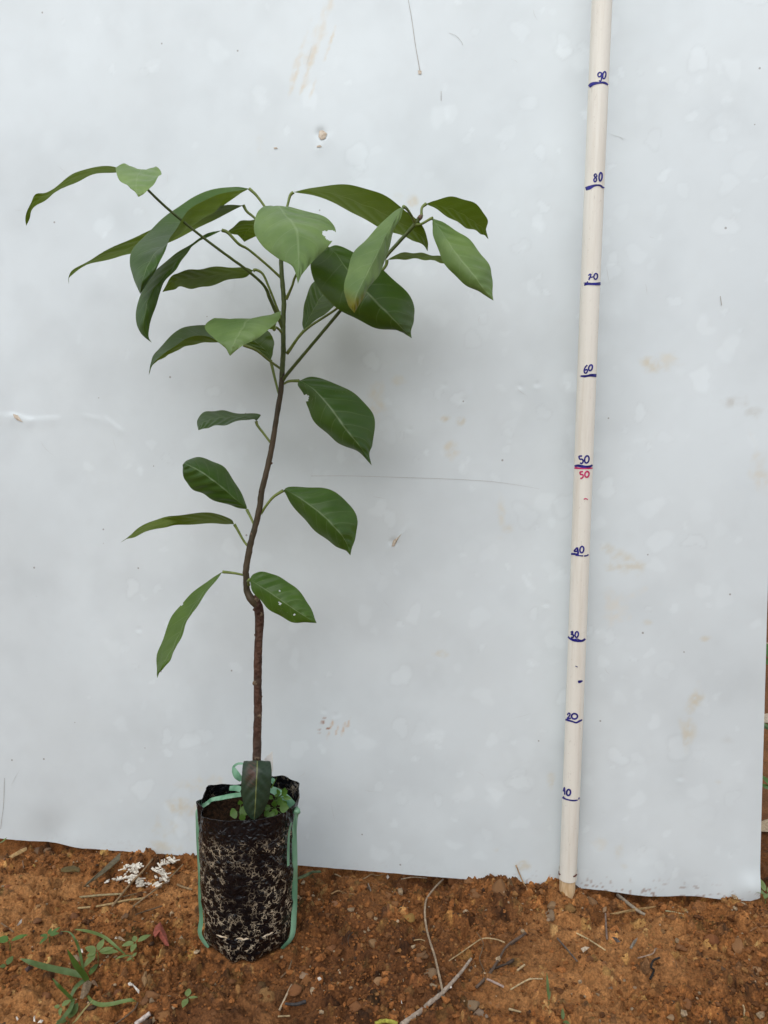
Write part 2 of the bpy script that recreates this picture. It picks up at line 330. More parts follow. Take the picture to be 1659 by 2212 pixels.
# crumbs pressed into the surface: many lumps of all sizes, larger ones fewer
nclod = 13000; cxs = rng.uniform(-.55, .49, nclod); cys = rng.uniform(.66, .995, nclod)
for k in range(nclod):
    s = .0014*(1/(rng.random()*.985 + .015))**.52
    s = min(s, .0085)
    i0 = x0 + int((cxs[k] + .56)/.00125); j0 = y0 + int((cys[k] - .655)/.00125); w = int(s*1.5/.00125) + 2
    sm = smooth[min(j0, y1-1), min(i0, x1-1)]
    if rng.random() < sm*.72: continue
    ja, jb, ia, ib = max(j0 - w, 0), j0 + w, max(i0 - w, 0), i0 + w
    X = GX[ja:jb, ia:ib] - cxs[k]; Y = GY[ja:jb, ia:ib] - cys[k]
    a = rng.random()*3.14; e = rng.uniform(.6, 1); u = X*math.cos(a) + Y*math.sin(a); v = (-X*math.sin(a) + Y*math.cos(a))/e
    p = rng.uniform(2, 4); q = (np.abs(u/s)**p + np.abs(v/s)**p)
    ins = q < 1
    bump = s*rng.uniform(.35, .75)*np.sqrt(np.clip(1 - q, 0, 1))*(1 + .35*(u/s)*rng.uniform(-1, 1))
    H[ja:jb, ia:ib] += bump
    t = rng.random(); tint = np.array([1, 1, 1.])*rng.uniform(.50, 1.45)
    if t < .10: tint = tint*np.array([1.05, 1.25, 1.2])
    elif t < .16: tint = tint*np.array([.7, .75, .9])
    elif t > .95: tint = np.array([1.5, 1.9, 2.1])
    CG[ja:jb, ia:ib][ins] *= tint
# level spot under the bag and the ground running up to the board
rb = np.hypot(GX - BAGC[0], GY - BAGC[1]); wgt = np.clip((.060 - rb)/.02, 0, 1)
H = H*(1 - wgt) + (-.001)*wgt
sB = (GX - B0[0])*BS[0] + (GY - B0[1])*BS[1]; dB = -((GX - B0[0])*BNb[0] + (GY - B0[1])*BNb[1])       # metres in front of the board
edge = np.exp(-(dB/.030)**2)
gap = np.clip((sB + .40)/.03, 0, 1)*np.clip((-.12 - sB)/.03, 0, 1) + np.clip((sB - .015)/.02, 0, 1)*np.clip((.195 - sB)/.03, 0, 1)*.9 + .8*np.clip((sB + .80)/.03, 0, 1)*np.clip((-.60 - sB)/.03, 0, 1)   # hollows under the board edge
under = 1/(1 + np.exp((dB - .006)/.0022))*np.exp(-(np.clip(-dB, 0, 9)/.05)**2)
rise = .0075*fbm(sB*22, sB*0 + 3, 51, 3) + .001
H -= np.exp(-((dB - .004)/.012)**2)*np.clip(gap, 0, 1)*.006
H += edge*rise*(1 - .9*np.clip(gap, 0, 1)) - under*np.clip(gap, 0, 1)*.022
H = np.where((dB < -.05), H - .004, H)
farw = np.clip((np.hypot(GX, GY - .8) - .8)/4, 0, 1); H = H*(1 - farw) + farw*(fbm(GX*.7, GY*.7, 77, 3) - .5)*.05
VG = np.stack([GX, GY, H], -1).reshape(-1, 3)
ground = mk('ground', VG, grid_faces(len(gy), len(gx)), MT['soil'], col=CG.reshape(-1, 3).clip(0, 1)); tag(ground, 'bare orange-brown laterite soil', kind='structure')
def gh(x, y):
    i = np.clip(np.searchsorted(gx, x) - 1, 0, len(gx) - 2); j = np.clip(np.searchsorted(gy, y) - 1, 0, len(gy) - 2)
    return float(H[j:j+2, i:i+2].max())
def G(reg, x, y, up=0.0):
    px, py = D(reg, x, y); p = atZ(px, py, 0.0)
    for _ in range(3): p = atZ(px, py, gh(p[0], p[1]) + up)
    return p
def Gz(reg, x, y, z):
    px, py = D(reg, x, y); return atZ(px, py, z)

# loose crumbs: uncountable
def ico(sub=1):
    import bmesh
    b = bmesh.new(); bmesh.ops.create_icosphere(b, subdivisions=sub, radius=1.0)
    V = np.array([v.co[:] for v in b.verts]); F = np.array([[v.index for v in f.verts] for f in b.faces]); b.free(); return V, F
I1, IF1 = ico(1); I2, IF2 = ico(2); I3, IF3 = ico(3)
def rock_np(V0, seed, squash=(1, 1, .7), rough=.45):
    r = np.random.default_rng(seed); V = V0*(1 + rough*(fbm(V0[:, 0]*1.3 + 7*seed % 91, V0[:, 1]*1.3 + V0[:, 2]*1.7, seed, 3) - .5)[:, None]*1.6)
    for _ in range(12):                                               # flat chipped facets
        n = r.normal(size=3); n /= np.linalg.norm(n); d = V@n; lim = r.uniform(.40, .78); V = V - np.outer(np.clip(d - lim, 0, None), n)*.95
    return V*np.array(squash)
VV, FF, CC = [], [], []; off = 0
for k in range(17000):
    x = rng.uniform(-.50, .49); y = rng.uniform(.665, .985)
    if math.hypot(x - BAGC[0], y - BAGC[1]) < .05: continue
    db = -((x - B0[0])*BNb[0] + (y - B0[1])*BNb[1])
    if db < .002: continue
    sm = smooth[np.searchsorted(gy, y) - 1, np.searchsorted(gx, x) - 1]
    if rng.random() < sm*.80: continue
    gp = float(gap[np.searchsorted(gy, y) - 1, np.searchsorted(gx, x) - 1])
    if gp > .3 and db < .018: continue
    s = min(.00095*(1/(rng.random()*.985 + .015))**.46, .0050)
    if db < .02: s *= 1.1
    V = I1*(1 + .9*(rng.random((len(I1), 1)) - .5))*s*rng.uniform(.55, 1.2, 3)*np.array([1, 1, .75]); a = rng.random()*6.28; c, s2 = math.cos(a), math.sin(a)
    V = V@np.array([[c, -s2, 0], [s2, c, 0], [0, 0, 1]]).T + np.array([x, y, gh(x, y) + s*.2])
    t = rng.random(); col = np.array([.262, .108, .033])*rng.uniform(.40, 1.55)
    if t > .965: col = np.array([.46, .36, .24])*rng.uniform(.7, 1.1)
    elif t > .94: col = np.array([.09, .055, .035])
    elif t > .88: col = np.array([.33, .17, .06])
    VV.append(V); FF.append(IF1 + off); CC.append(np.repeat(col[None], len(V), 0)); off += len(V)
crumbs = mk('soil_crumbs', np.concatenate(VV), np.concatenate(FF), MT['soil'], smooth=False, col=np.concatenate(CC)); tag(crumbs, 'loose orange-brown soil crumbs scattered over the ground', 'soil', kind='stuff')

# ------------------------------------------------------------------ board
bot = [(-700, 1770), (0, 1811), (40, 1815), (110, 1823), (178, 1832), (250, 1838), (428, 1851), (646, 1870), (891, 1890), (1152, 1909), (1209, 1914), (1334, 1925), (1400, 1931), (1592, 1943), (1620, 1943), (1640, 1936)]
bs = np.array([st(*p) for p in bot]); rgt = np.array([st(1640, 1936), st(1651, 1533), st(1659, 1176)])
smax = float(rgt[0, 0]); top = 1.36
sA = np.concatenate([np.arange(-1.25, -.78, .03), np.arange(-.78, smax + .0001, .0023)]); sA[-1] = smax
tn = np.concatenate([np.linspace(0, 1.16, 520), np.linspace(1.18, top, 8)])/top
slope = np.polyfit(rgt[:, 1], rgt[:, 0], 1)[0]
tb = np.interp(sA, bs[:, 0], bs[:, 1])
tb = tb + .0009*(fbm(sA*90, sA*0 + 1.5, 61, 3) - .5)
S2 = np.repeat(sA[None], len(tn), 0); T2 = tb[None] + (top - tb[None])*tn[:, None]
S2 = S2 + slope*(T2)*np.clip((S2 - smax + .5)/.5, 0, 1)*.9
dent = np.zeros_like(S2)
dent += .004*(fbm(S2*2.2, T2*2.2, 71, 3) - .5) + .0012*(fbm(S2*9, T2*9, 72, 2) - .5)
def crease(p, q, h, wl, wu, fade=.012):
    a = np.array(st(*p)); b = np.array(st(*q)); L = np.linalg.norm(b - a); t = (b - a)/L; n = np.array([-t[1], t[0]])
    if n[1] < 0: n = -n
    u = (S2 - a[0])*t[0] + (T2 - a[1])*t[1]; v = (S2 - a[0])*n[0] + (T2 - a[1])*n[1]
    along = np.clip((u + fade)/fade, 0, 1)*np.clip((L + fade - u)/fade, 0, 1); along = along*along*(3 - 2*along)
    return .16*h*along*np.where(v < 0, np.exp(-(v/wl)**2), np.exp(-(v/wu)**2))
def pock(p, r, h):
    a = st(*p); return (.30 if abs(h) < .0035 else .6)*h*np.exp(-((S2 - a[0])**2 + (T2 - a[1])**2)/r**2)
dent += crease((0, 897), (30, 900), .0030, .012, .003) + crease((30, 897), (62, 906), .006, .012, .0025) + crease((66, 907), (120, 904), .0035, .010, .003)
dent += crease((190, 899), (206, 903), .002, .006, .002) + crease((235, 908), (256, 926), .0040, .008, .002)
dent += crease((690, 318), (705, 300), .004, .010, .003) + pock((692, 287), .005, -.004)
dent += crease((842, 1182), (880, 1140), .003, .007, .002) + pock((851, 1170), .004, -.004)
for p in [(958, 832), (1000, 865), (1122, 835), (885, 928), (1160, 830), (725, 1545), (700, 1535), (440, 1290), (300, 1360), (1470, 1680), (1180, 1305)]: dent += pock(p, .003, -.0022) + pock((p[0], p[1] + 7), .004, .0012)
dent += crease((640, 440), (660, 400), .0020, .012, .006)
for p, r, h in [((1385, 1920), .030, .007), ((1500, 1938), .02, -.004), ((1625, 1915), .016, .008), ((1550, 1925), .014, .003), ((110, 1815), .03, -.007), ((160, 1820), .02, .004)]: dent += pock(p, r, h)
# dirt film, water marks and stains as real colours of the sheet
CB = np.ones(S2.shape + (3,))*np.array([.695, .760, .785])
film = fbm(S2*7 + 5, T2*7, 81, 4); CB *= (1 - .10*np.clip((film - .30)*2, 0, 1) - .05*np.clip((fbm(S2*22, T2*22, 87, 4) - .45)*3, 0, 1))[..., None]*np.array([1, 1, .995])
CB *= (1 + .03*(fbm(S2*45, T2*45, 83, 3) - .5))[..., None]
WX = (fbm(S2*60, T2*60, 85, 3) - .5)*.010; WY = (fbm(S2*60 + 50, T2*60, 86, 3) - .5)*.010
for k in range(760):                                                   # dried drops
    a = (rng.uniform(-.62, smax - .02), rng.uniform(.02, 1.15)); r = .0035 + .011*rng.random()**2.2
    if a[0] < -.25 and rng.random() < .45: continue
    i0, i1 = np.searchsorted(sA, [a[0] - r*2, a[0] + r*2 + .03]); rows = (T2[:, 0] > a[1] - r*2.2) & (T2[:, 0] < a[1] + r*2.2)
    X = S2[rows, i0:i1] - a[0] + WX[rows, i0:i1]; Y = T2[rows, i0:i1] - a[1] + WY[rows, i0:i1]
    if X.size == 0: continue
    th = np.arctan2(Y, X); ph = rng.random(4)*6.28
    rr = r*(1 + .22*np.sin(th*2 + ph[0]) + .13*np.sin(th*3 + ph[1]) + .07*np.sin(th*5 + ph[2])); q = np.hypot(X*rng.uniform(.8, 1.3), Y)/rr
    f = np.clip((1.10 - q)/.35, 0, 1)*rng.uniform(.010, .062) - np.exp(-((q - 1.05)/.13)**2)*rng.uniform(0, .05)*(rng.random() < .5)
    CB[rows, i0:i1] *= (1 + f)[..., None]
def stain(px, py, rx, ry, col, k, ang=0, nz=40, seed=0, thr=.40, soft=.60):
    k = min(k*1.45, .95)
    a = st(px, py); sc = .00056
    X = S2 - a[0]; Y = T2 - a[1]; c, s = math.cos(ang), math.sin(ang); u = (X*c + Y*s)/(rx*sc); v = (-X*s + Y*c)/(ry*sc)
    q = u*u + v*v; w = np.exp(-q*1.3)*(q < 4)
    nn = fbm(S2*nz + seed*3.1, T2*nz, 90 + seed, 4)
    n2_ = fbm(S2*nz*3.3 + 7, T2*nz*3.3, 190 + seed, 3)
    f = np.clip((w*1.1 + (nn - .5)*1.6 - thr)/soft, 0, 1)*np.clip((n2_ - .22)*2.2, .15, 1)*(q < 4)*k*np.exp(-np.clip(q - 2, 0, 9))
    CB[:] = CB*(1 - f[..., None]) + np.array(col)*f[..., None]
tan_ = (.60, .545, .41); tn2 = (.66, .61, .48); gry = (.50, .50, .46)
for i, (x, y, rx, ry, c, k) in enumerate([(890, 436, 16, 18, tan_, .5), (860, 425, 12, 10, tan_, .25), (1410, 790, 40, 26, tan_, .5), (1440, 775, 26, 14, tn2, .35), (1360, 1215, 50, 26, tan_, .38), (1312, 1185, 22, 18, tan_, .3),
        (1320, 1225, 16, 10, tan_, .4), (1340, 1300, 45, 45, (.69, .68, .62), .5), (1495, 1520, 24, 34, tan_, .5), (1482, 1600, 16, 40, tan_, .45), (1552, 1690, 12, 10, tan_, .45), (1338, 1840, 20, 24, tan_, .5), (1300, 1822, 22, 22, tn2, .3),
        (400, 1740, 46, 40, tan_, .45), (365, 1790, 40, 36, tan_, .42), (350, 1830, 40, 26, tan_, .38), (470, 1690, 30, 20, tn2, .25), (420, 1700, 40, 18, tn2, .3), (995, 910, 14, 12, tan_, .6), (960, 905, 10, 8, tan_, .5), (975, 970, 18, 30, tn2, .45),
        (952, 1412, 14, 10, tan_, .45), (1085, 1110, 14, 50, tn2, .3), (1095, 1145, 16, 14, tan_, .3), (1590, 870, 26, 16, gry, .4), (1622, 890, 20, 12, gry, .3), (1560, 960, 16, 6, gry, .45), (1640, 1010, 30, 50, (.64, .61, .52), .4),
        (810, 870, 26, 34, tn2, .35), (860, 820, 20, 14, tn2, .25), (560, 300, 14, 16, tn2, .3), (100, 900, 10, 6, tan_, .0), (1520, 1380, 12, 8, tan_, .4), (1400, 1345, 14, 8, tan_, .3), (1570, 1600, 36, 14, gry, .3), (560, 560, 30, 20, (.66, .66, .62), .3),
        (700, 655, 10, 10, gry, .4), (1130, 1870, 18, 16, tan_, .4), (1070, 1835, 12, 10, tan_, .3), (1190, 1690, 8, 20, tan_, .35)]): stain(x, y, rx, ry, c, k, 0, 55, i)
for i, (x, y, L, w, k) in enumerate([(650, 110, 90, 7, .30), (690, 80, 100, 10, .28), (665, 150, 60, 6, .40), (712, 95, 45, 4, .5), (640, 160, 40, 5, .40), (655, 185, 38, 6, .45), (676, 190, 34, 5, .35), (668, 125, 26, 14, .45), (700, 30, 50, 14, .2)]):
    stain(x, y, L, w, (.66, .58, .44), k, R(70), 60, 20 + i, .35, .5)
for i, (x, y, r) in enumerate([(690, 1577, 9), (697, 1560, 6), (701, 1550, 5), (688, 1582, 5), (708, 1573, 5), (738, 1700, 0)]):
    if r: stain(x, y, r, r*.7, (.30, .11, .03), .9, 0, 60, 40 + i, .5, .2)
for i, (x, y) in enumerate([(716, 1567), (728, 1577), (742, 1573), (752, 1565), (708, 1590)]): stain(x, y, 16, 3, (.60, .42, .26), .5, R(74), 90, 50 + i, .4, .4)
mud = np.clip((.014 + .016*fbm(S2*14, T2*0, 95, 2) - (T2 - tb[None]))/.02, 0, 1)*np.clip((fbm(S2*260, T2*260, 96, 2) - .70)*9, 0, .7)*(np.clip((S2 + .12)/.1, 0, 1)*.9 + .1)
CB = CB*(1 - mud[..., None]) + np.array([.24, .10, .04])*mud[..., None]
PB = B0 + S2[..., None]*BS + T2[..., None]*BT + dent[..., None]*BN
nr, nc = S2.shape
F = grid_faces(nr, nc)
board = empty('backing_board', tuple(B0 + BS*(-.2))); tag(board, 'large white stained laminate sheet standing upright behind the potted sapling', 'board')
sheet = mk('sheet', PB.reshape(-1, 3), F, MT['board_white'], board, col=CB.reshape(-1, 3).clip(0, 1))
idx = np.arange(nr*nc).reshape(nr, nc); th = .0035
def rimstrip(a, name):
    P = PB.reshape(-1, 3)[a]; Q = P - BN*th; n = len(a); return np.vstack([P, Q]), [[i, i+1, n+i+1, n+i] for i in range(n-1)]
loop = np.concatenate([idx[0, :], idx[1:, -1], idx[-1, ::-1][1:], idx[::-1, 0][1:]])
V, Fr = rimstrip(loop, 'rim'); mk('edge_band', V, Fr, MT['board_white'], board, smooth=False, col=np.repeat(np.array([[.60, .58, .55]]), len(V), 0))
rs = list(range(0, nr, 20)) + [nr-1]; cs = list(range(0, nc, 20)) + [nc-1]
Vb = (PB - BN*th)[np.ix_(rs, cs)].reshape(-1, 3); mk('back_face', Vb, grid_faces(len(rs), len(cs), True), MT['core_wood'], board)
def bpt(x, y, up=.0006):
    p = onB(x, y); s, t = st(x, y); j = int(np.argmin(np.abs(sA - s))); tt = T2[:, j]; i = int(np.argmin(np.abs(tt - t))); return p + BN*(dent[i, j] + up)
def hairline(pts, w, name='scratch', mat='scratch'):
    P = [bpt(*p) for p in pts]; V, F, n, nv = ribbon_np(P, w, [BN]*len(P), n=len(P)*6); return mk(name, V, F, MT[mat], board)
hairline([(882, 0), (890, 45), (897, 95), (903, 130), (908, 158)], [.0005, .0007, .0007, .0008, .001])
hairline([(672, 1028), (760, 1028), (860, 1031), (980, 1035), (1060, 1040), (1120, 1048), (1165, 1056)], [.0003, .0003, .0003, .0003, .0003, .0002, .0001])
hairline([(970, 72), (985, 78), (996, 90), (1000, 98)], .0003); hairline([(953, 198), (953, 218)], .0006); hairline([(10, 1680), (8, 1740), (2, 1790)], .0006)
hairline([(1555, 640), (1558, 660)], .0008)
srng = np.random.default_rng(5)
for k in range(34):                                                    # short handling scratches
    x, y = srng.uniform(20, 1620), srng.uniform(20, 1780); a = srng.normal(1.2, .9); L = srng.uniform(8, 46); q = srng.uniform(-4, 4)
    hairline([(x, y), (x + math.cos(a)*L*.5 + q, y + math.sin(a)*L*.5), (x + math.cos(a)*L, y + math.sin(a)*L)], [.0001, srng.uniform(.0002, .0004), .0001], mat='faint_scratch')
def torn(pts, lift, name='torn_flap'):
    c = np.mean([bpt(*p) for p in pts], 0) + BN*lift*.35; V = [bpt(*p, up=.0008) for p in pts] + [c]; n = len(pts)
    return mk(name, V, [[i, (i+1) % n, n] for i in range(n)], MT['torn_core'], board, smooth=False)
torn([(689, 282), (697, 281), (707, 289), (703, 300), (694, 303), (688, 296)], .004); torn([(684, 316), (692, 314), (696, 318), (686, 319)], .001)
torn([(846, 1180), (849, 1168), (860, 1160), (868, 1152), (858, 1168), (852, 1180)], .003); torn([(591, 319), (598, 318), (600, 321), (593, 322)], .001); torn([(30, 894), (40, 897), (48, 908), (52, 912), (40, 908), (33, 902)], .003)
torn([(903, 153), (911, 154), (910, 161), (904, 161)], .001)

# ------------------------------------------------------------------ measuring pole
PC = np.array([.2238, .866]); PR = .0104
pole = empty('measuring_pole', (PC[0], PC[1], 0)); tag(pole, 'cream plastic pipe measuring pole with handwritten blue centimetre marks, standing before the board', 'measuring pole')
zz = np.linspace(.0265, 1.30, 60); an = np.linspace(0, 2*math.pi, 40, endpoint=False)
V = np.array([[PC[0] + PR*math.cos(a) + .0004*math.sin(z*7), PC[1] + PR*math.sin(a), z] for z in zz for a in an]); i = np.arange(60*40).reshape(60, 40); j = np.roll(i, -1, 1)
F = np.stack([i[:-1], j[:-1], j[1:], i[1:]], -1).reshape(-1, 4).tolist(); F.append(i[-1].tolist())
mk('pipe', V, F, MT['pipe_plastic'], pole)
V = np.array([[PC[0] + (PR + .0006)*math.cos(a), PC[1] + (PR + .0006)*math.sin(a), z] for z in (.0255, .026, .037, .0375) for a in an]); i = np.arange(160).reshape(4, 40); j = np.roll(i, -1, 1)
mk('end_sleeve', V, np.stack([i[:-1], j[:-1], j[1:], i[1:]], -1).reshape(-1, 4), MT['pipe_plastic'], pole)
tube('wooden_core', [(PC[0]-.0005, PC[1], -.03), (PC[0]-.0003, PC[1], .0), (PC[0], PC[1], .034)], [.0098, .0096, .0094], MT['core_wood'], pole, n=14, seg=24, bump=.10, seed=4)
def onPole(px, py, lift=.0003):
    rr = PR + lift
    a, b, c = ray(px, py)
    for sh in (0, 1, 2, 3, 5, 8, 12, 18):                              # a stroke that runs past the outline ends on it
        x = px + (sh if px < CX + FPX*PC[0]/PC[1] else -sh)*.5; a, b, c = ray(x, py)
        A = a*a + b*b; Bq = a*PC[0] + b*PC[1]; Cq = PC@PC - rr*rr; dsc = Bq*Bq - A*Cq
        if dsc >= 0: t = (Bq - math.sqrt(dsc))/A; return np.array([a*t, b*t, CAMH + c*t])
    return None
def stroke(reg, pts, w, mat='ink_blue', name='digit', parent=None, lift=.0003):
    Pd = np.array([D(reg, *p) for p in pts]); ws = np.atleast_1d(np.asarray(w, float))*REG[reg][2]/1.8228; ws = 1.28*np.interp(np.linspace(0, 1, len(Pd)), np.linspace(0, 1, len(ws)), ws)
    X = cr(np.hstack([Pd, ws[:, None]]), max(8, (len(Pd) - 1)*6)); T = np.gradient(X[:, :2], axis=0); T /= np.linalg.norm(T, axis=1)[:, None] + 1e-9; Nn = np.stack([-T[:, 1], T[:, 0]], 1)
    V = []
    for p, n, wv in zip(X[:, :2], Nn, X[:, 2]):
        row = [onPole(*(p + n*wv/2*q), lift) for q in (-1, -.33, .33, 1)]
        if all(r is not None for r in row): V += row
    return mk(name, np.array(V), grid_faces(len(V)//4, 4), MT[mat], parent or pole)
def oval(cx, cy, rx, ry, tilt=0, n=13, a0=-1.2):
    return [(cx + rx*math.cos(a) + tilt*ry*math.sin(a)*-1, cy + ry*math.sin(a)) for a in np.linspace(a0, a0 + 6.4, n)]
def number(mark, digits):
    """mark: (region, pts, width, mat); digits: list of (region, pts, width, mat). The digits hang under their tick mark."""
    t = stroke(*mark, name='tick_mark')
    for d in digits: stroke(*d, name='digit', parent=t)
    return t
B_, K_ = 'ink_blue', 'ink_pink'
number(('P1', [(309, 633), (330, 612), (360, 603), (390, 601), (415, 598), (435, 605), (450, 616)], [18, 20, 16, 10, 12, 12, 8], B_),
       [('P1', [(402, 527), (386, 526), (376, 540), (382, 556), (396, 552), (404, 534), (405, 528), (404, 560), (400, 582), (394, 591), (386, 582)], 8, B_), ('P1', oval(423, 545, 11, 26, .15), 8, B_)])
number(('P1', [(287, 1370), (315, 1361), (345, 1348), (370, 1343), (395, 1346), (410, 1358), (424, 1362)], [20, 22, 14, 10, 10, 10, 8], B_),
       [('P1', [(368, 1268), (358, 1262), (350, 1272), (356, 1284), (366, 1296), (364, 1312), (353, 1318), (347, 1306), (354, 1292), (366, 1282), (369, 1270)], 9, B_), ('P1', oval(396, 1282, 11, 30, .08), 9, B_)])
number(('P1', [(261, 2064), (300, 2059), (340, 2060), (396, 2058)], [22, 16, 14, 18], B_),
       [('P1', [(308, 2000), (318, 1990), (326, 1992), (320, 2010), (310, 2032)], 8, B_), ('P1', [(308, 2019), (326, 2012), (346, 2008)], 7, B_), ('P1', oval(361, 2005, 13, 21, .1), 8, B_), ('P1', [(290, 2056), (305, 2042)], 6, B_)])
number(('P2', [(233, 521), (255, 518), (280, 519), (305, 515), (330, 511), (366, 513)], [12, 10, 14, 12, 16, 18], B_),
       [('P2', [(300, 438), (286, 452), (277, 475), (280, 493), (292, 495), (300, 482), (296, 470), (282, 476)], 9, B_), ('P2', oval(323, 457, 13, 21, .2), 9, B_)])
number(('P2', [(206, 1172), (230, 1167), (260, 1172), (290, 1176), (315, 1174), (338, 1164)], [12, 14, 16, 14, 14, 10], B_),
       [('P2', [(262, 1097), (240, 1100), (245, 1120), (262, 1121), (269, 1136), (260, 1151), (246, 1148)], 9, B_), ('P2', oval(296, 1122, 16, 26, .12), 9, B_)])
number(('P2', [(206, 1182), (240, 1187), (280, 1188), (310, 1187), (338, 1185)], [14, 9, 8, 8, 7], K_),
       [('P2', [(269, 1210), (248, 1214), (250, 1230), (266, 1233), (269, 1248), (256, 1260), (248, 1258)], 9, K_), ('P2', oval(297, 1230, 15, 21, .12), 9, K_)])
number(('P2', [(181, 1807), (205, 1808), (238, 1813)], [12, 12, 8], B_),
       [('P2', [(224, 1762), (204, 1788), (236, 1787)], 9, B_), ('P2', [(226, 1760), (231, 1785), (233, 1806)], 11, B_), ('P2', oval(260, 1776, 14, 23, .1), 9, B_), ('P2', [(213, 1817), (240, 1820), (270, 1822)], 7, B_), ('P2', [(276, 1823), (295, 1820), (309, 1812)], 8, B_)])
number(('P3', [(231, 352), (245, 364), (270, 375), (300, 382), (330, 379), (349, 367)], [8, 10, 14, 10, 12, 10], B_),
       [('P3', [(250, 324), (262, 318), (262, 330), (254, 336), (268, 341), (266, 356), (252, 357)], 8, B_), ('P3', oval(291, 338, 11, 19, .1), 8, B_), ('P3', [(262, 374), (290, 368), (318, 377)], 6, B_)])
number(('P3', [(215, 907), (240, 915), (265, 922), (287, 929), (308, 919), (329, 909)], [10, 10, 8, 9, 10, 8], B_),
       [('P3', [(228, 878), (236, 865), (246, 870), (240, 886), (228, 900), (252, 899)], 7, B_), ('P3', oval(276, 886, 20, 18, 0), 9, B_)])
number(('P3', [(196, 1427), (215, 1440), (250, 1449), (278, 1451), (298, 1447)], [14, 8, 8, 8, 6], B_),
       [('P3', [(200, 1390), (208, 1364), (210, 1412)], 7, B_), ('P3', oval(236, 1397, 13, 20, .08), 9, B_), ('P3', [(303, 1444), (309, 1430)], 7, B_)])
t0 = number(('P3', [(174, 1944), (190, 1957), (215, 1966), (245, 1967), (270, 1961)], [7, 9, 10, 8, 6], B_), []); 
stroke('P3', [(168, 1922), (170, 1938), (180, 1950)], 8, 'ink_brown', 'stain_line', lift=.0009); stroke('P3', [(268, 1962), (284, 1954), (294, 1938)], 8, 'ink_brown', 'stain_line', lift=.0009)
stroke('P3', [(300, 656), (315, 653), (331, 648)], [14, 14, 6], B_, 'ink_smudge'); stroke('P3', [(282, 549), (297, 556)], 4, B_, 'ink_smudge'); stroke('P2', [(274, 1412), (288, 1406), (303, 1414)], 6, K_, 'ink_smudge')
t0['label'] = 'zero tick at the foot of the pipe'
for o in pole.children:
    if o.name.startswith('tick_mark'):
        for d in o.children: d.matrix_parent_inverse = Matrix.Identity(4); d.location = (0, 0, 0)

# ------------------------------------------------------------------ sapling
YS = .806
def back_lean(py): return .048*np.clip((1640 - py)/1150, 0, 1.1)           # the stem leans back towards the board
def pl(reg, x, y, d=0.0): px, py = D(reg, x, y); return atY(px, py, YS - d + float(back_lean(py)))
base3 = pl('R4', 945, 1500); sap = empty('sapling', tuple(base3)); tag(sap, 'grafted young tree with drooping green leaves, growing from the black bag', 'tree')
root = [('R5', 765, 560), ('R5', 765, 240), ('R4', 945, 1300), ('R4', 951, 1100), ('R4', 948, 900), ('R4', 952, 700), ('R4', 958, 550), ('R4', 962, 430), ('R4', 950, 340), ('R4', 930, 265)]
def rt(t): return t
tube('stem', [pl(*p) for p in root], [.0050, .0046, .0046, .0045, .0044, .0044, .0045, .0050, .0052, .0022], MT['root_bark'], sap, n=190, seg=24, bump=.09, seed=2)
sci = [('R4', 945, 345, .001), ('R4', 905, 300, .002), ('R4', 872, 230), ('R4', 865, 120), ('R3', 858, 1270), ('R3', 882, 1130), ('R3', 908, 1030), ('R3', 938, 910), ('R3', 948, 820), ('R3', 972, 720), ('R3', 1000, 600), ('R3', 1018, 500), ('R3', 1042, 350), ('R3', 1062, 230), ('R3', 1073, 100)]
tube('stem', [pl(*p) for p in sci], [.0036, .0042, .0036, .0034, .0034, .0034, .0033, .0032, .0031, .0030, .0030, .0030, .0029, .0028, .0027], MT['scion_bark'], sap, n=140, seg=18, bump=.12, seed=3)
shoot = [('R3', 1073, 100), ('R2', 316, 1300), ('R2', 325, 1150), ('R2', 324, 1000), ('R2', 328, 850), ('R2', 316, 700), ('R2', 312, 600), ('R2', 309, 500, .005), ('R2', 308, 430, .012)]
tube('stem', [pl(*p) for p in shoot], [.0027, .0027, .0027, .0026, .0026, .0024, .0023, .002, .0014], MT['green_shoot'], sap, n=90, seg=16, bump=.10, seed=5)
for reg, x, y, r in [('R4', 962, 405, .0038), ('R4', 922, 555, .0022), ('R4', 975, 655, .0024), ('R4', 930, 905, .0034), ('R4', 982, 1000, .0022), ('R4', 918, 1055, .0018), ('R4', 958, 1145, .0028), ('R4', 925, 1295, .0026), ('R4', 942, 1450, .003), ('R3', 893, 1062, .0022), ('R3', 880, 1160, .0022), ('R3', 942, 925, .0018), ('R3', 942, 810, .0018), ('R3', 1012, 640, .0016), ('R4', 905, 370, .002), ('R4', 940, 300, .003)]:
    off_ = {922: .0008, 975: .0022, 982: .0006, 918: .0006, 925: .0020, 905: .0005, 1012: .0008}.get(x, .0040 if reg == 'R4' else .0028); p = pl(reg, x, y, off_); p[0] += {922: .0005, 982: -.0006, 918: .0005, 925: .0003, 975: -.0005, 905: .0012}.get(x, 0); Vr = I2*np.array([1, .45, .85])*r*(1 + .25*(rng.random((len(I2), 1)) - .5)); Vr[:, 1] += .25*r*(np.hypot(Vr[:, 0], Vr[:, 2]) < .5*r)
    mk('leaf_scar', Vr + p + np.array([0, r*.18, 0]) + np.array([{922: .0016, 982: -.0014, 918: .0014, 925: .0012, 975: -.0010, 905: .0018, 1012: -.001}.get(x, 0), 0, 0]), IF2, MT['scar'] if r > .0021 else MT['root_bark'], sap)
twl = [('R2', 322, 1020), ('R2', 290, 940, .008), ('R2', 247, 842, .02), ('R2', 208, 758, .03), ('R2', 100, 662, .045), ('R1', 1500, 752, .055), ('R1', 1330, 625, .068), ('R1', 1100, 438, .082), ('R1', 955, 300, .092), ('R1', 925, 262, .094)]
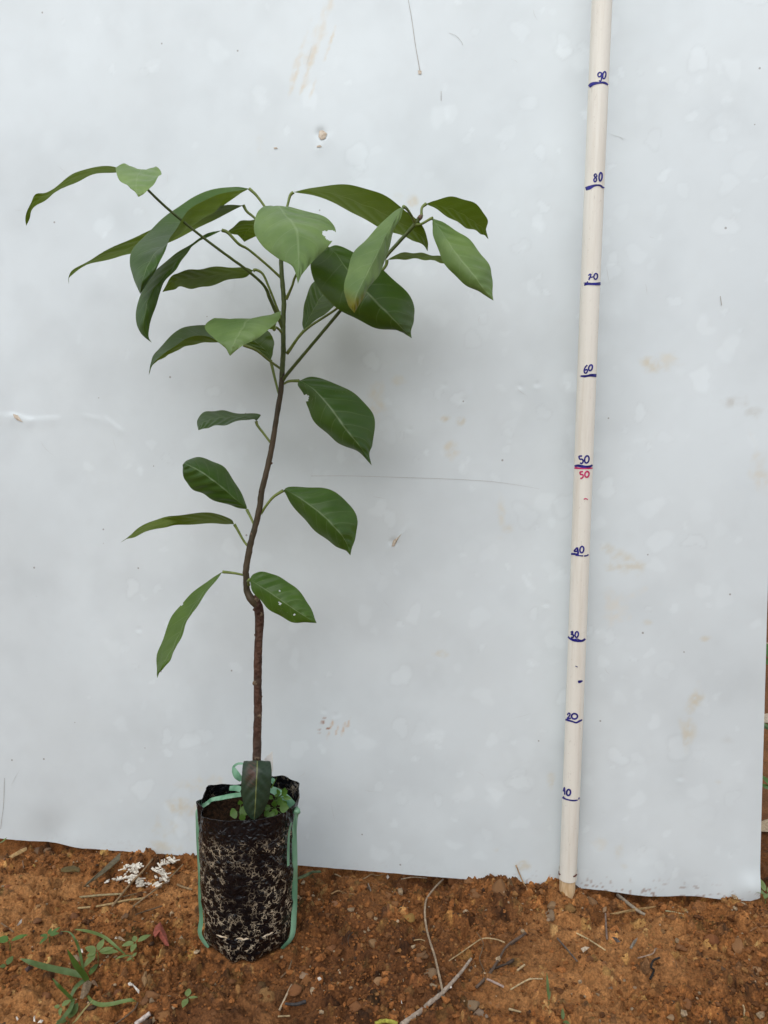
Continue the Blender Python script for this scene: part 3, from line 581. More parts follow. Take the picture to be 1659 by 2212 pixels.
tube('branch', [pl(*p) for p in twl], [.0018, .0018, .0019, .0015, .0014, .0014, .0013, .0013, .0012, .0010], MT['green_shoot'], sap, n=80, seg=10, bump=.08)
twr = [('R2', 322, 1325), ('R2', 350, 1285, .004), ('R2', 480, 1130, .016), ('R2', 665, 910, .03), ('R2', 820, 730, .04), ('R2', 940, 582, .046), ('R2', 1050, 460, .05), ('R2', 1110, 390, .052), ('R2', 1140, 352, .053)]
tube('branch', [pl(*p) for p in twr], [.0020, .0019, .0017, .0017, .0017, .0018, .0019, .0022, .0022], MT['green_shoot'], sap, n=80, seg=10, bump=.08)
tube('bud', [pl('R2', 1130, 365, .054), pl('R2', 1142, 350, .054), pl('R2', 1148, 340, .054)], [.0022, .0024, .0008], MT['scar'], sap, n=8, seg=8)

def leaf(reg, face, ref, rows, pet=None, tint=(1, 1, 1), bites=(), pr=(.0018, .0013, .0013, .0015, .0018), mat='leaf', wave=.0009, nu=60, nv=25, label=None, seed=0):
    Aw = np.array(rows, float)                                        # ax ay ad mx my md bx by bd
    X = cr(Aw, nu); lv = np.linspace(-1, 1, nv)
    q = lv[None, :, None]; a, mm, b = X[:, None, 0:3], X[:, None, 3:6], X[:, None, 6:9]
    vs = q*0.5*(q - 1)*a + (1 - q*q)*mm + q*0.5*(q + 1)*b              # quadratic across
    vl = np.where(q < 0, mm + (a - mm)*(-q), mm + (b - mm)*q)          # creased along the midrib
    PX = .55*vs + .45*vl
    V = np.zeros((nu, nv, 3)); ox, oy, s = REG[reg]
    dx = (ox + PX[..., 0]*s)/1.8228; dy = (oy + PX[..., 1]*s)/1.8228; Y = YS - PX[..., 2] + back_lean(dy)
    aa = (dx - CX)/FPX; uu = -(dy - CY)/FPX; bb = cP + uu*sP; cc = -sP + uu*cP; t = Y/bb; V = np.stack([aa*t, Y, CAMH + cc*t], -1)
    k = int(round(ref*(nu - 1))); Tn = V[min(k+1, nu-1), nv//2] - V[max(k-1, 0), nv//2]; N = np.cross(V[k, -1] - V[k, 0], Tn)
    seen = np.dot(N, np.array([0, 0, CAMH]) - V[k, nv//2]) > 0; flip = (seen != (face == 'T'))
    lu = np.repeat(np.linspace(0, 1, nu)[:, None], nv, 1); lvv = np.repeat(lv[None], nu, 0)
    # pillow between side veins and a slightly waved margin
    T3 = np.gradient(V, axis=0); S3 = np.gradient(V, axis=1); NN = np.cross(S3, T3); NN /= np.linalg.norm(NN, axis=2)[..., None] + 1e-12
    wv = wave*np.sin(lu*26 + seed + lvv*1.5)*np.abs(lvv)**2.5 + .00048*np.cos((lu*8.5 - 1.55*np.abs(lvv)**1.35)*6.2832 + seed)*(1 - np.abs(lvv)**4)
    V = V + NN*(wv*np.sin(math.pi*np.clip(lu, 0, 1)))[..., None]
    F = grid_faces(nu, nv, flip=flip)
    ctr = PX.reshape(-1, 3)[F].mean(1)
    keep = np.ones(len(F), bool)
    for (bx, by, br) in bites:
        dd = np.hypot(ctr[:, 0] - bx, ctr[:, 1] - by); keep &= dd > br
        if not (dd <= br).any(): keep[np.argmin(dd)] = False
    o = mk('leaf', V.reshape(-1, 3), F[keep], MT[mat], sap, attrs={'lu': lu, 'lv': lvv}); o.color = (*tint, 1)
    if label: o['label'] = label
    if pet:
        tube_p = [pl(*p) for p in pet]; pt = mk('petiole', *tube_np(tube_p, pr, n=max(12, len(pet)*7), seg=8), MT['petiole'], o)
        pt.location = (0, 0, 0)
    return o
Z = lambda x, y, d: (x, y, d, x, y, d, x, y, d)
W_ = lambda a, m_, b: (*a, *m_, *b)
PALE = (2.3, 1.95, 2.5); MID = (1.35, 1.3, 1.3); DARK = (.85, .85, .95); LIGHT = (2.2, 1.7, 1.3)
# far left, hanging from the long branch
leaf('R1', 'U', .5, [Z(790, 200, .075), W_((750, 163, .095), (750, 180, .075), (750, 197, .06)), W_((620, 158, .095), (630, 184, .07), (640, 207, .05)), W_((500, 200, .09), (515, 225, .065), (530, 244, .045)), W_((380, 275, .085), (400, 292, .065), (420, 297, .045)),
    W_((290, 334, .075), (300, 350, .06), (320, 360, .045)), W_((225, 345, .07), (235, 385, .06), (252, 404, .05)), W_((190, 420, .065), (196, 445, .06), (204, 455, .055)), W_((166, 495, .06), (178, 500, .058), (190, 508, .056)), Z(171, 547, .055)],
    [('R1', 940, 280, .092), ('R1', 870, 225, .085), ('R1', 790, 200, .075)], MID)
leaf('R1', 'T', .6, [Z(945, 245, .090), W_((860, 175, .096), (935, 205, .096), (985, 190, .098)), W_((805, 140, .115), (925, 180, .11), (1012, 157, .118)), W_((756, 168, .128), (897, 222, .132), (1051, 190, .132)), W_((775, 236, .145), (889, 268, .148), (1043, 222, .148)), W_((838, 290, .155), (889, 305, .158), (1003, 272, .157)),
    W_((884, 325, .16), (897, 335, .162), (950, 330, .161)), Z(905, 358, .162)], [('R1', 930, 265, .093), ('R1', 945, 245, .090)], (6.6, 4.3, 6.2))
# left group
leaf('R1', 'U', .3, [Z(1590, 412, -.005), W_((1490, 411, .022), (1480, 440, .0), (1460, 476, -.015)), W_((1330, 440, .025), (1310, 500, .0), (1330, 545, -.02)), W_((1150, 520, .02), (1150, 580, .0), (1150, 632, -.03)), W_((965, 578, .02), (950, 650, .0), (900, 722, -.03)), W_((780, 667, .02), (770, 715, .0), (760, 752, -.025)),
    W_((620, 750, .015), (610, 772, .0), (600, 790, -.015)), W_((510, 812, .01), (508, 828, .002), (505, 840, -.008)), W_((455, 862, .008), (452, 872, .004), (452, 884, .0)), Z(449, 929, .004)], [('R2', 300, 520, .004), ('R2', 220, 440, -.002), ('R2', 155, 360, -.004), ('R2', 110, 322, -.005), ('R1', 1590, 412, -.005)], MID)
leaf('R1', 'T', .75, [Z(1628, 303, .0), W_((1530, 290, -.01), (1548, 350, .005), (1530, 322, .025)), W_((1400, 308, -.01), (1420, 445, .02), (1400, 348, .05)), W_((1250, 362, .0), (1290, 522, .035), (1275, 415, .07)), W_((1130, 450, .015), (1190, 590, .055), (1190, 495, .085)), W_((1000, 555, .035), (1100, 655, .08), (1130, 600, .10)),
    W_((880, 680, .065), (1005, 735, .105), (1090, 680, .112)), W_((848, 790, .085), (955, 830, .12), (1040, 790, .12)), W_((868, 880, .10), (928, 910, .125), (988, 882, .12)), Z(916, 992, .115)], [('R2', 308, 500, .005), ('R2', 270, 380, .002), ('R2', 215, 292, .0), ('R2', 165, 225, .0), ('R1', 1628, 303, .0)], (1.35, 1.35, 1.1))
leaf('R1', 'T', .7, [Z(1450, 575, .03), W_((1340, 600, .035), (1345, 612, .04), (1350, 626, .045)), W_((1230, 680, .042), (1245, 690, .052), (1262, 668, .06)), W_((1130, 740, .055), (1160, 770, .068), (1210, 742, .07)), W_((1030, 820, .065), (1090, 850, .082), (1155, 825, .08)), W_((960, 920, .075), (1020, 935, .092), (1078, 915, .085)), W_((908, 1005, .08), (970, 1020, .098), (1040, 985, .09)),
    W_((893, 1100, .085), (950, 1110, .10), (1018, 1085, .092)), W_((893, 1195, .088), (935, 1195, .098), (978, 1190, .092)), W_((925, 1255, .09), (950, 1260, .094), (970, 1265, .092)), Z(992, 1310, .092)], [('R2', 316, 716, .0), ('R2', 300, 704, .0), ('R2', 230, 640, .008), ('R2', 120, 548, .018), ('R1', 1560, 665, .026), ('R1', 1490, 592, .03), ('R1', 1450, 575, .03)], (1.4, 1.35, 1.3))
leaf('R1', 'U', .5, [Z(1655, 838, .015), W_((1600, 819, .03), (1600, 850, .012), (1600, 882, .0)), W_((1480, 815, .042), (1480, 858, .012), (1470, 906, -.015)), W_((1350, 820, .045), (1350, 878, .012), (1350, 944, -.02)), W_((1250, 834, .042), (1250, 890, .012), (1262, 955, -.02)), W_((1165, 850, .035), (1165, 900, .015), (1180, 946, -.01)),
    W_((1112, 888, .03), (1118, 925, .018), (1135, 962, .005)), Z(1060, 979, .02)], [('R2', 312, 965, .0), ('R2', 290, 900, .003), ('R2', 245, 785, .008), ('R2', 205, 695, .012), ('R2', 165, 668, .014), ('R1', 1655, 838, .015)], (1.3, 1.3, 1.2))
leaf('R1', 'T', .45, [Z(1590, 1325, .005), W_((1500, 1240, -.02), (1490, 1310, .005), (1480, 1320, .012)), W_((1340, 1195, -.022), (1340, 1309, .012), (1340, 1264, .032)), W_((1200, 1210, -.012), (1200, 1340, .025), (1200, 1292, .045)), W_((1062, 1318, .01), (1085, 1398, .04), (1092, 1368, .05)), W_((1002, 1398, .03), (1012, 1440, .048), (1018, 1425, .052)), W_((982, 1455, .048), (987, 1470, .05), (992, 1465, .052)), Z(972, 1522, .05)],
    [('R2', 318, 1262, .0), ('R2', 300, 1248, .0), ('R2', 240, 1205, .004), ('R2', 165, 1145, .005), ('R1', 1590, 1325, .005)], DARK)
leaf('D', 'T', .65, [Z(592, 712, .018), W_((490, 702, .045), (560, 706, .042), (600, 692, .035)), W_((462, 686, .062), (540, 688, .068), (607, 673, .056)), W_((443, 708, .078), (522, 712, .088), (600, 693, .072)), W_((462, 730, .092), (508, 735, .10), (562, 727, .09)), W_((486, 752, .10), (500, 755, .103), (522, 748, .10)), Z(497, 769, .102)],
    [('R2', 322, 1045, .0), ('R2', 285, 1010, .01), ('D', 592, 712, .018)], (4.9, 3.3, 4.9))
leaf('R2', 'T', .3, [Z(250, 1205, -.015), W_((190, 1160, -.02), (225, 1150, -.018), (264, 1155, -.016)), W_((75, 1105, -.025), (150, 1085, -.02), (268, 1085, -.018)), W_((15, 1060, -.028), (95, 1030, -.022), (225, 1022, -.02)), W_((-20, 1000, -.03), (40, 980, -.028), (120, 990, -.026)), Z(-15, 965, -.03)], [('R2', 306, 1412, .0), ('R2', 296, 1395, -.002), ('R2', 272, 1300, -.008), ('R2', 250, 1205, -.015)], DARK)
# behind the bitten leaf
leaf('R2', 'U', .5, [Z(250, 330, -.02), W_((160, 364, -.01), (200, 375, -.03), (260, 380, -.05)), W_((60, 385, -.012), (140, 412, -.035), (240, 430, -.055)), W_((2, 442, -.02), (105, 440, -.04), (200, 460, -.055)), W_((55, 461, -.035), (95, 470, -.042), (140, 478, -.05)), Z(93, 502, -.042)], [('R2', 306, 520, .004), ('R2', 290, 420, -.01), ('R2', 250, 330, -.02)], MID)
leaf('R2', 'T', .6, [Z(312, 370, .022), W_((260, 305, .045), (305, 310, .042), (345, 308, .045)), W_((225, 289, .062), (302, 289, .062), (380, 296, .062)), W_((172, 325, .075), (328, 332, .083), (500, 328, .07)), W_((151, 385, .087), (372, 378, .103), (592, 370, .08)), W_((163, 465, .10), (404, 432, .122), (638, 425, .092)), W_((213, 540, .115), (413, 512, .136), (612, 500, .11)), W_((300, 602, .13), (416, 592, .146), (530, 590, .13)),
    W_((368, 638, .145), (417, 648, .152), (470, 652, .145)), W_((398, 690, .152), (415, 697, .154), (433, 700, .152)), Z(412, 751, .154)], [('R2', 309, 480, .008), ('R2', 316, 420, .016), ('R2', 312, 370, .022)], (4.9, 3.35, 4.5), [(608, 462, 36), (572, 450, 16), (640, 480, 26)], nu=150, nv=81, label='pale leaf with a bite out of its edge')
leaf('R2', 'U', .5, [Z(385, 206, .005), W_((500, 178, .025), (505, 198, .004), (500, 226, -.012)), W_((650, 163, .048), (650, 222, .01), (640, 274, -.028)), W_((780, 172, .058), (772, 268, .018), (760, 345, -.03)), W_((900, 215, .06), (888, 314, .026), (878, 405, -.022)), W_((1020, 290, .06), (1000, 374, .033), (985, 450, -.01)), W_((1110, 362, .056), (1085, 425, .04), (1070, 482, .008)), W_((1163, 428, .05), (1145, 470, .04), (1128, 505, .02)), W_((1184, 500, .045), (1176, 515, .042), (1164, 530, .035)), Z(1182, 558, .04)],
    [('R2', 309, 460, .01), ('R2', 325, 370, .006), ('R2', 350, 285, .004), ('R2', 365, 228, .004), ('R2', 385, 206, .005)], (1.2, 1.25, 1.0))
# right group
leaf('R2', 'T', .5, [Z(1040, 293, .085), W_((985, 318, .095), (1003, 342, .10), (1024, 352, .096)), W_((895, 405, .112), (935, 458, .124), (985, 432, .108)), W_((810, 490, .124), (890, 556, .14), (948, 545, .12)), W_((737, 580, .135), (842, 650, .15), (922, 645, .132)), W_((700, 690, .145), (800, 732, .16), (872, 722, .145)), W_((688, 790, .155), (764, 806, .166), (826, 790, .156)), W_((706, 870, .16), (748, 868, .168), (786, 858, .16)), Z(748, 924, .165)],
    [('R2', 1105, 385, .053), ('R2', 1085, 345, .062), ('R2', 1058, 305, .075), ('R2', 1040, 293, .085)], (4.5, 3.05, 4.3), label='leaf with a yellowing tip').color = (4.5, 3.05, 4.3, 0.0)
leaf('R2', 'T', .5, [Z(592, 534, .03), W_((645, 523, .033), (640, 575, .045), (535, 560, .04)), W_((745, 562, .042), (700, 660, .062), (488, 632, .05)), W_((852, 626, .048), (770, 742, .076), (520, 758, .06)), W_((952, 696, .05), (845, 825, .082), (618, 872, .066)), W_((1050, 790, .05), (920, 900, .082), (738, 948, .066)), W_((1104, 890, .048), (985, 965, .078), (860, 1010, .066)), W_((1102, 960, .05), (1040, 1024, .068), (985, 1022, .066)), W_((1084, 1025, .056), (1070, 1052, .06), (1048, 1050, .06)), Z(1088, 1074, .06)],
    [('R2', 342, 842, .0), ('R2', 375, 770, .006), ('R2', 405, 692, .012), ('R2', 490, 600, .022), ('R2', 592, 534, .03)], (1.0, 1.0, .9))
leaf('R2', 'U', .5, [Z(1172, 276, .05), W_((1240, 250, .062), (1235, 285, .05), (1232, 306, .04)), W_((1340, 234, .075), (1325, 305, .052), (1315, 360, .03)), W_((1435, 260, .078), (1405, 345, .055), (1390, 405, .032)), W_((1505, 312, .075), (1470, 390, .056), (1450, 430, .038)), W_((1537, 375, .068), (1515, 425, .056), (1498, 452, .045)), W_((1531, 432, .06), (1528, 455, .056), (1522, 466, .05)), Z(1543, 485, .055)], [('R2', 1145, 350, .053), ('R2', 1148, 300, .052), ('R2', 1172, 276, .05)], (1.2, 1.2, 1.0))
leaf('R2', 'T', .5, [Z(1212, 362, .058), W_((1210, 410, .062), (1240, 405, .066), (1270, 384, .06)), W_((1217, 465, .068), (1290, 482, .078), (1352, 432, .066)), W_((1243, 548, .075), (1340, 556, .088), (1432, 492, .072)), W_((1292, 642, .082), (1400, 632, .095), (1502, 572, .078)), W_((1362, 722, .088), (1462, 705, .10), (1550, 650, .082)), W_((1432, 770, .092), (1505, 765, .10), (1568, 715, .086)), W_((1500, 806, .095), (1540, 810, .098), (1566, 790, .092)), Z(1573, 850, .096)], [('R2', 1110, 400, .052), ('R2', 1145, 395, .054), ('R2', 1200, 364, .057), ('R2', 1212, 362, .058)], (4.5, 3.05, 4.3))
leaf('R2', 'U', .4, [Z(942, 608, .022), W_((1000, 575, .038), (1005, 592, .022), (1010, 606, .01)), W_((1080, 563, .048), (1085, 585, .022), (1090, 604, .0)), W_((1160, 572, .05), (1165, 592, .022), (1170, 606, -.004)), W_((1240, 583, .048), (1240, 605, .022), (1240, 620, .0)), W_((1310, 612, .04), (1310, 625, .022), (1310, 636, .01)), Z(1370, 665, .025)], [('R2', 348, 1165, .0), ('R2', 450, 1030, .004), ('R2', 640, 900, .012), ('R2', 820, 760, .018), ('R2', 925, 655, .02), ('R2', 942, 608, .022)], (1.2, 1.2, 1.0))
leaf('R2', 'T', .4, [Z(447, 1030, -.01), W_((438, 980, -.015), (462, 985, -.012), (488, 990, -.01)), W_((446, 900, -.022), (500, 912, -.018), (560, 938, -.014)), W_((466, 810, -.03), (545, 835, -.024), (632, 882, -.018)), W_((510, 735, -.035), (600, 770, -.028), (690, 820, -.022)), W_((580, 700, -.036), (650, 725, -.03), (715, 760, -.025)), Z(710, 690, -.03)], [('R2', 345, 1165, .0), ('R2', 400, 1085, -.004), ('R2', 447, 1030, -.01)], (.9, .9, 1.1))
# lower leaves
leaf('R3', 'T', .5, [Z(1172, 150, .012), W_((1165, 180, .014), (1200, 160, .02), (1240, 127, .014)), W_((1205, 236, .016), (1265, 205, .03), (1345, 147, .015)), W_((1219, 300, .018), (1330, 275, .036), (1435, 190, .016)), W_((1252, 372, .02), (1388, 348, .04), (1530, 246, .018)), W_((1312, 442, .022), (1438, 420, .042), (1605, 335, .02)), W_((1382, 502, .024), (1490, 485, .042), (1623, 430, .022)), W_((1455, 543, .026), (1535, 540, .04), (1610, 525, .026)), W_((1535, 580, .03), (1565, 588, .036), (1590, 578, .03)), Z(1604, 653, .034)], [('R3', 1066, 172, .0), ('R3', 1085, 166, .0), ('R3', 1115, 152, .006), ('R3', 1172, 150, .012)], (.95, 1.0, 1.15), [(1212, 250, 20)])
leaf('R3', 'T', .55, [Z(918, 390, .0), W_((944, 350, -.008), (925, 370, .0), (905, 380, .008)), W_((865, 345, -.014), (860, 362, .0), (850, 382, .018)), W_((760, 334, -.018), (760, 366, .002), (762, 405, .028)), W_((682, 325, -.018), (682, 372, .008), (690, 417, .03)), W_((610, 338, -.01), (622, 388, .014), (632, 428, .028)), W_((568, 380, .0), (585, 412, .018), (596, 438, .024)), Z(574, 443, .02)], [('R3', 1018, 535, .0), ('R3', 1004, 518, .0), ('R3', 960, 460, .0), ('R3', 926, 415, .0), ('R3', 918, 390, .0)], (.9, .95, 1.1))
leaf('R3', 'T', .5, [Z(862, 914, -.004), W_((815, 905, -.004), (840, 890, .0), (860, 885, -.006)), W_((755, 888, -.004), (790, 848, .006), (828, 818, -.01)), W_((660, 855, -.004), (720, 785, .01), (782, 732, -.015)), W_((595, 820, -.004), (655, 735, .012), (720, 660, -.018)), W_((535, 788, -.002), (595, 692, .012), (648, 620, -.018)), W_((497, 745, .0), (540, 662, .01), (568, 605, -.014)), W_((483, 695, .002), (502, 645, .006), (512, 618, -.006)), Z(481, 648, .002)], [('R3', 914, 1022, .0), ('R3', 903, 1000, .0), ('R3', 885, 960, -.002), ('R3', 862, 914, -.004)], (.95, 1.0, 1.05))
leaf('R3', 'U', .25, [Z(788, 1002, .0), W_((765, 972, .014), (755, 990, .0), (745, 1000, -.01)), W_((655, 930, .025), (655, 972, .0), (650, 1000, -.018)), W_((540, 942, .02), (535, 975, .0), (520, 1001, -.012)), W_((420, 950, .004), (410, 985, .0), (390, 1016, .004)), W_((300, 980, -.01), (285, 1015, .0), (262, 1050, .012)), W_((205, 1037, -.006), (195, 1055, .0), (185, 1080, .008)), W_((150, 1084, -.002), (145, 1088, .0), (143, 1094, .002)), Z(113, 1109, .0)], [('R3', 880, 1140, .0), ('R3', 857, 1118, .0), ('R3', 835, 1085, .0), ('R3', 805, 1030, .0), ('R3', 788, 1002, .0)], MID)
leaf('R3', 'T', .5, [Z(1078, 802, .008), W_((1085, 812, .008), (1100, 800, .012), (1110, 782, .008)), W_((1122, 872, .01), (1180, 848, .022), (1210, 780, .008)), W_((1180, 950, .012), (1265, 908, .028), (1320, 788, .01)), W_((1242, 1012, .014), (1330, 962, .032), (1415, 828, .012)), W_((1305, 1072, .016), (1380, 1015, .034), (1485, 902, .014)), W_((1375, 1122, .02), (1425, 1065, .034), (1521, 985, .018)), W_((1435, 1152, .024), (1455, 1115, .03), (1510, 1072, .022)), W_((1462, 1170, .026), (1470, 1155, .028), (1488, 1138, .026)), Z(1478, 1187, .028)], [('R3', 932, 948, .0), ('R3', 952, 932, .0), ('R3', 975, 895, .003), ('R3', 1020, 840, .006), ('R3', 1078, 802, .008)], (1.0, 1.05, 1.0), label='leaf dusted with pale specks')
leaf('R4', 'T', .5, [Z(692, 95, .004), W_((605, 148, .0), (625, 160, .006), (645, 165, .012)), W_((505, 222, .0), (545, 258, .012), (562, 262, .02)), W_((420, 303, .0), (475, 360, .016), (492, 372, .026)), W_((342, 388, .002), (420, 455, .02), (434, 458, .03)), W_((300, 482, .004), (372, 560, .024), (392, 568, .034)), W_((254, 592, .008), (325, 655, .028), (350, 660, .036)), W_((222, 690, .012), (280, 730, .03), (312, 738, .036)), W_((214, 780, .018), (245, 790, .03), (268, 792, .032)), W_((216, 830, .024), (226, 832, .028), (238, 824, .028)), Z(221, 867, .026)], [('R4', 864, 124, .0), ('R4', 842, 118, .0), ('R4', 780, 105, .002), ('R4', 692, 95, .004)], (2.1, 1.75, 1.0), [(385, 320, 10)], label='lowest leaf on the left, lighter green and torn')
leaf('R4', 'T', .5, [Z(888, 152, .012), W_((893, 175, .014), (905, 160, .016), (915, 115, .012)), W_((910, 230, .018), (955, 192, .024), (985, 91, .014)), W_((960, 296, .022), (1025, 236, .032), (1065, 116, .018)), W_((1015, 352, .026), (1095, 284, .036), (1145, 152, .022)), W_((1085, 402, .03), (1165, 332, .038), (1215, 202, .025)), W_((1165, 446, .032), (1235, 380, .038), (1280, 272, .028)), W_((1235, 466, .034), (1295, 418, .038), (1330, 348, .03)), W_((1305, 463, .035), (1335, 445, .037), (1358, 420, .033)), Z(1377, 467, .036)], [('R4', 885, 190, .002), ('R4', 878, 165, .008), ('R4', 888, 152, .012)], (1.35, 1.35, 1.0), [(1112, 230, 7), (1108, 325, 10), (1213, 403, 7)], label='low leaf with small insect holes')
leaf('R5', 'T', .5, [W_((760, 330, .008), (768, 330, .008), (776, 330, .008)), W_((675, 275, .018), (770, 270, .02), (865, 275, .018)), W_((641, 240, .030), (770, 234, .034), (896, 238, .030)), W_((622, 330, .040), (767, 330, .046), (908, 330, .040)), W_((615, 450, .044), (760, 450, .050), (905, 440, .044)), W_((618, 560, .046), (755, 560, .052), (893, 545, .046)), W_((634, 660, .047), (750, 660, .053), (868, 645, .047)), W_((665, 745, .048), (745, 745, .053), (825, 730, .048)), W_((705, 792, .05), (741, 788, .052), (780, 782, .05)), Z(740, 806, .052)],
    [('R5', 765, 420, .002), ('R5', 765, 370, .005), ('R5', 768, 330, .008)], (1, 1, 1), mat='strap_leaf', wave=.0004, label='long dark bronze-flushed leaf hanging over the bag rim')

# ------------------------------------------------------------------ grow bag
bag = empty('grow_bag', (BAGC[0], BAGC[1], 0)); tag(bag, 'black plastic grow bag smeared with dried tan silt, holding the sapling', 'grow bag')
NA, NZ = 160, 130
def rim_h(ph):                                                         # ph 0 = right (+x), -90 deg = towards the camera
    g = lambda c, w: np.exp(-((np.angle(np.exp(1j*(ph - c))))/w)**2)
    return .1665 + .0085*g(R(38), .34) + .005*g(R(8), .25) + .0045*g(R(160), .20) - .011*g(R(108), .45) + .001*g(R(-90), .5) + .003*g(R(-165), .15) - .003*g(R(-142), .16)
ph = np.linspace(0, 2*math.pi, NA, endpoint=False); PH, TT = np.meshgrid(ph, np.linspace(0, 1, NZ)); RH = rim_h(PH); Zz = TT*RH
prof = np.interp(Zz, [0, .004, .012, .024, .0295, .0315, .0335, .050, .09, .135, .150, .18], [.0425, .0462, .0482, .0490, .0494, .0482, .0496, .0508, .0520, .0518, .0514, .0518])
u1 = PH*BAGR
wr = (fbm(np.cos(PH)*4 + 20, np.sin(PH)*4 + Zz*45, 101, 3) - .5)*.0034 + (fbm(np.cos(PH)*16 + 20, np.sin(PH)*16 + Zz*190, 103, 3) - .5)*.0018
rimw = np.clip((Zz - .142)/.03, 0, 1); fold = rimw*(.0034*np.cos(PH*3 + .6) + .0022*np.cos(PH - .3) + .0012*np.sin(PH*5 + 1.0)) + rimw*.0045*(np.exp(-((PH - R(195))/.10)**2) - np.exp(-((PH - R(207))/.09)**2) + np.exp(-((PH - R(20))/.12)**2))
foot = np.clip((.030 - Zz)/.03, 0, 1)*.0028*np.sin(PH*9 + np.sin(PH*4)*1.5)
RR = (prof + wr + fold + foot)*(1 + .035*np.clip(np.cos(PH), 0, 1) + .012)
VB = np.stack([BAGC[0] + RR*np.cos(PH), BAGC[1] + RR*np.sin(PH), Zz + .0015*foot/.0028*0], -1)
VB[..., 2] = np.maximum(VB[..., 2], -.001)
i = np.arange(NA*NZ).reshape(NZ, NA); j = np.roll(i, -1, 1)
Fw = np.stack([i[:-1], j[:-1], j[1:], i[1:]], -1).reshape(-1, 4)
silt = np.clip((RH - .022 - Zz + .014*(fbm(PH*5, Zz*20, 7, 2) - .5))/.012, 0, 1)
clear = np.exp(-((np.angle(np.exp(1j*(PH - R(-92)))))/.40)**2)*np.exp(-((Zz - .090)/.042)**2); silt = np.clip(silt*(1.0 - .9*clear), 0, 1)
film_o = mk('bag_wall', VB.reshape(-1, 3), Fw, MT['bag_film'], bag, attrs={'silt': silt})
inn = VB[-45:].copy(); cxy = np.array([BAGC[0], BAGC[1]]); inn[..., :2] = cxy + (inn[..., :2] - cxy)*.985
k2 = np.arange(45*NA).reshape(45, NA); l2 = np.roll(k2, -1, 1)
Vi = np.concatenate([inn.reshape(-1, 3), VB[-1]]); Fi = np.stack([k2[:-1], k2[1:], l2[1:], l2[:-1]], -1).reshape(-1, 4).tolist(); o0 = 45*NA
Fi += [[int(k2[-1, a]), int(l2[-1, a]), o0 + (a+1) % NA, o0 + a] for a in range(NA)]
mk('inner_lining', Vi, Fi, MT['bag_film'], bag, attrs={'silt': np.concatenate([np.clip((fbm(PH[-45:]*9, Zz[-45:]*150, 9, 3) - .5)*2, 0, .6).ravel(), np.zeros(NA)])})
mk('bag_base', np.vstack([VB[0], [[BAGC[0], BAGC[1], -.0005]]]), [[a, NA, (a+1) % NA] for a in range(NA)], MT['bag_film'], bag, attrs={'silt': np.zeros(NA+1)})
rr = np.linspace(0, 1, 46)[:, None]; pp = ph[None]; rs_ = VB[-28][:, :2] - cxy
SX = BAGC[0] + rr*rs_[None, :, 0]*.985; SY = BAGC[1] + rr*rs_[None, :, 1]*.985
SZ = .1475 + (fbm(SX*90, SY*90, 5, 3) - .5)*.012 + (fbm(SX*400, SY*400, 6, 3) - .5)*.006 + .004*np.exp(-(rr/.3)**2)
kk = np.arange(46*NA).reshape(46, NA); ll = np.roll(kk, -1, 1)
mk('potting_soil', np.stack([SX, SY, SZ], -1).reshape(-1, 3), np.stack([kk[:-1], kk[1:], ll[1:], ll[:-1]], -1).reshape(-1, 4), MT['potting'], bag)
def bagpt(phd, z, lift=.0): 
    a = R(phd) % (2*math.pi); ja = int(round(a/(2*math.pi)*NA)) % NA; ii = int(np.clip(np.searchsorted(Zz[:, ja], z), 0, NZ-1)); r_ = RR[ii, ja] + lift
    return np.array([BAGC[0] + r_*math.cos(a), BAGC[1] + r_*math.sin(a), z])
for phd in (-135, -101, -70, -40):
    z = .0305; c = bagpt(phd, z, .0004); n = np.array([math.cos(R(phd)), math.sin(R(phd)), 0]); t = np.array([-n[1], n[0], 0]); V = [c + n*.0004] + [c + t*.0026*math.cos(a) + np.array([0, 0, 1])*.0026*math.sin(a) for a in np.linspace(0, 6.283, 12, endpoint=False)]
    mk('drain_hole', V, [[0, 1 + a, 1 + (a+1) % 12] for a in range(12)], MT['potting'], bag)
simple('bright_film', (.50, .38, .24), (.72, .62, .48), 200, .5, .4)
for a0, a1 in ((-122, -107), (-96, -80), (-64, -50)):
    P = [bagpt(a, .0320 + .0006*math.sin(a*.6), .0006) for a in np.linspace(a0, a1, 6)]; nn = [(p[0]-BAGC[0], p[1]-BAGC[1], .02) for p in P]; V, F, n, nv = ribbon_np(P, [.0004, .0014, .0018, .0012, .0016, .0003], nn); mk('crease', V, F, MT['bright_film'], bag)

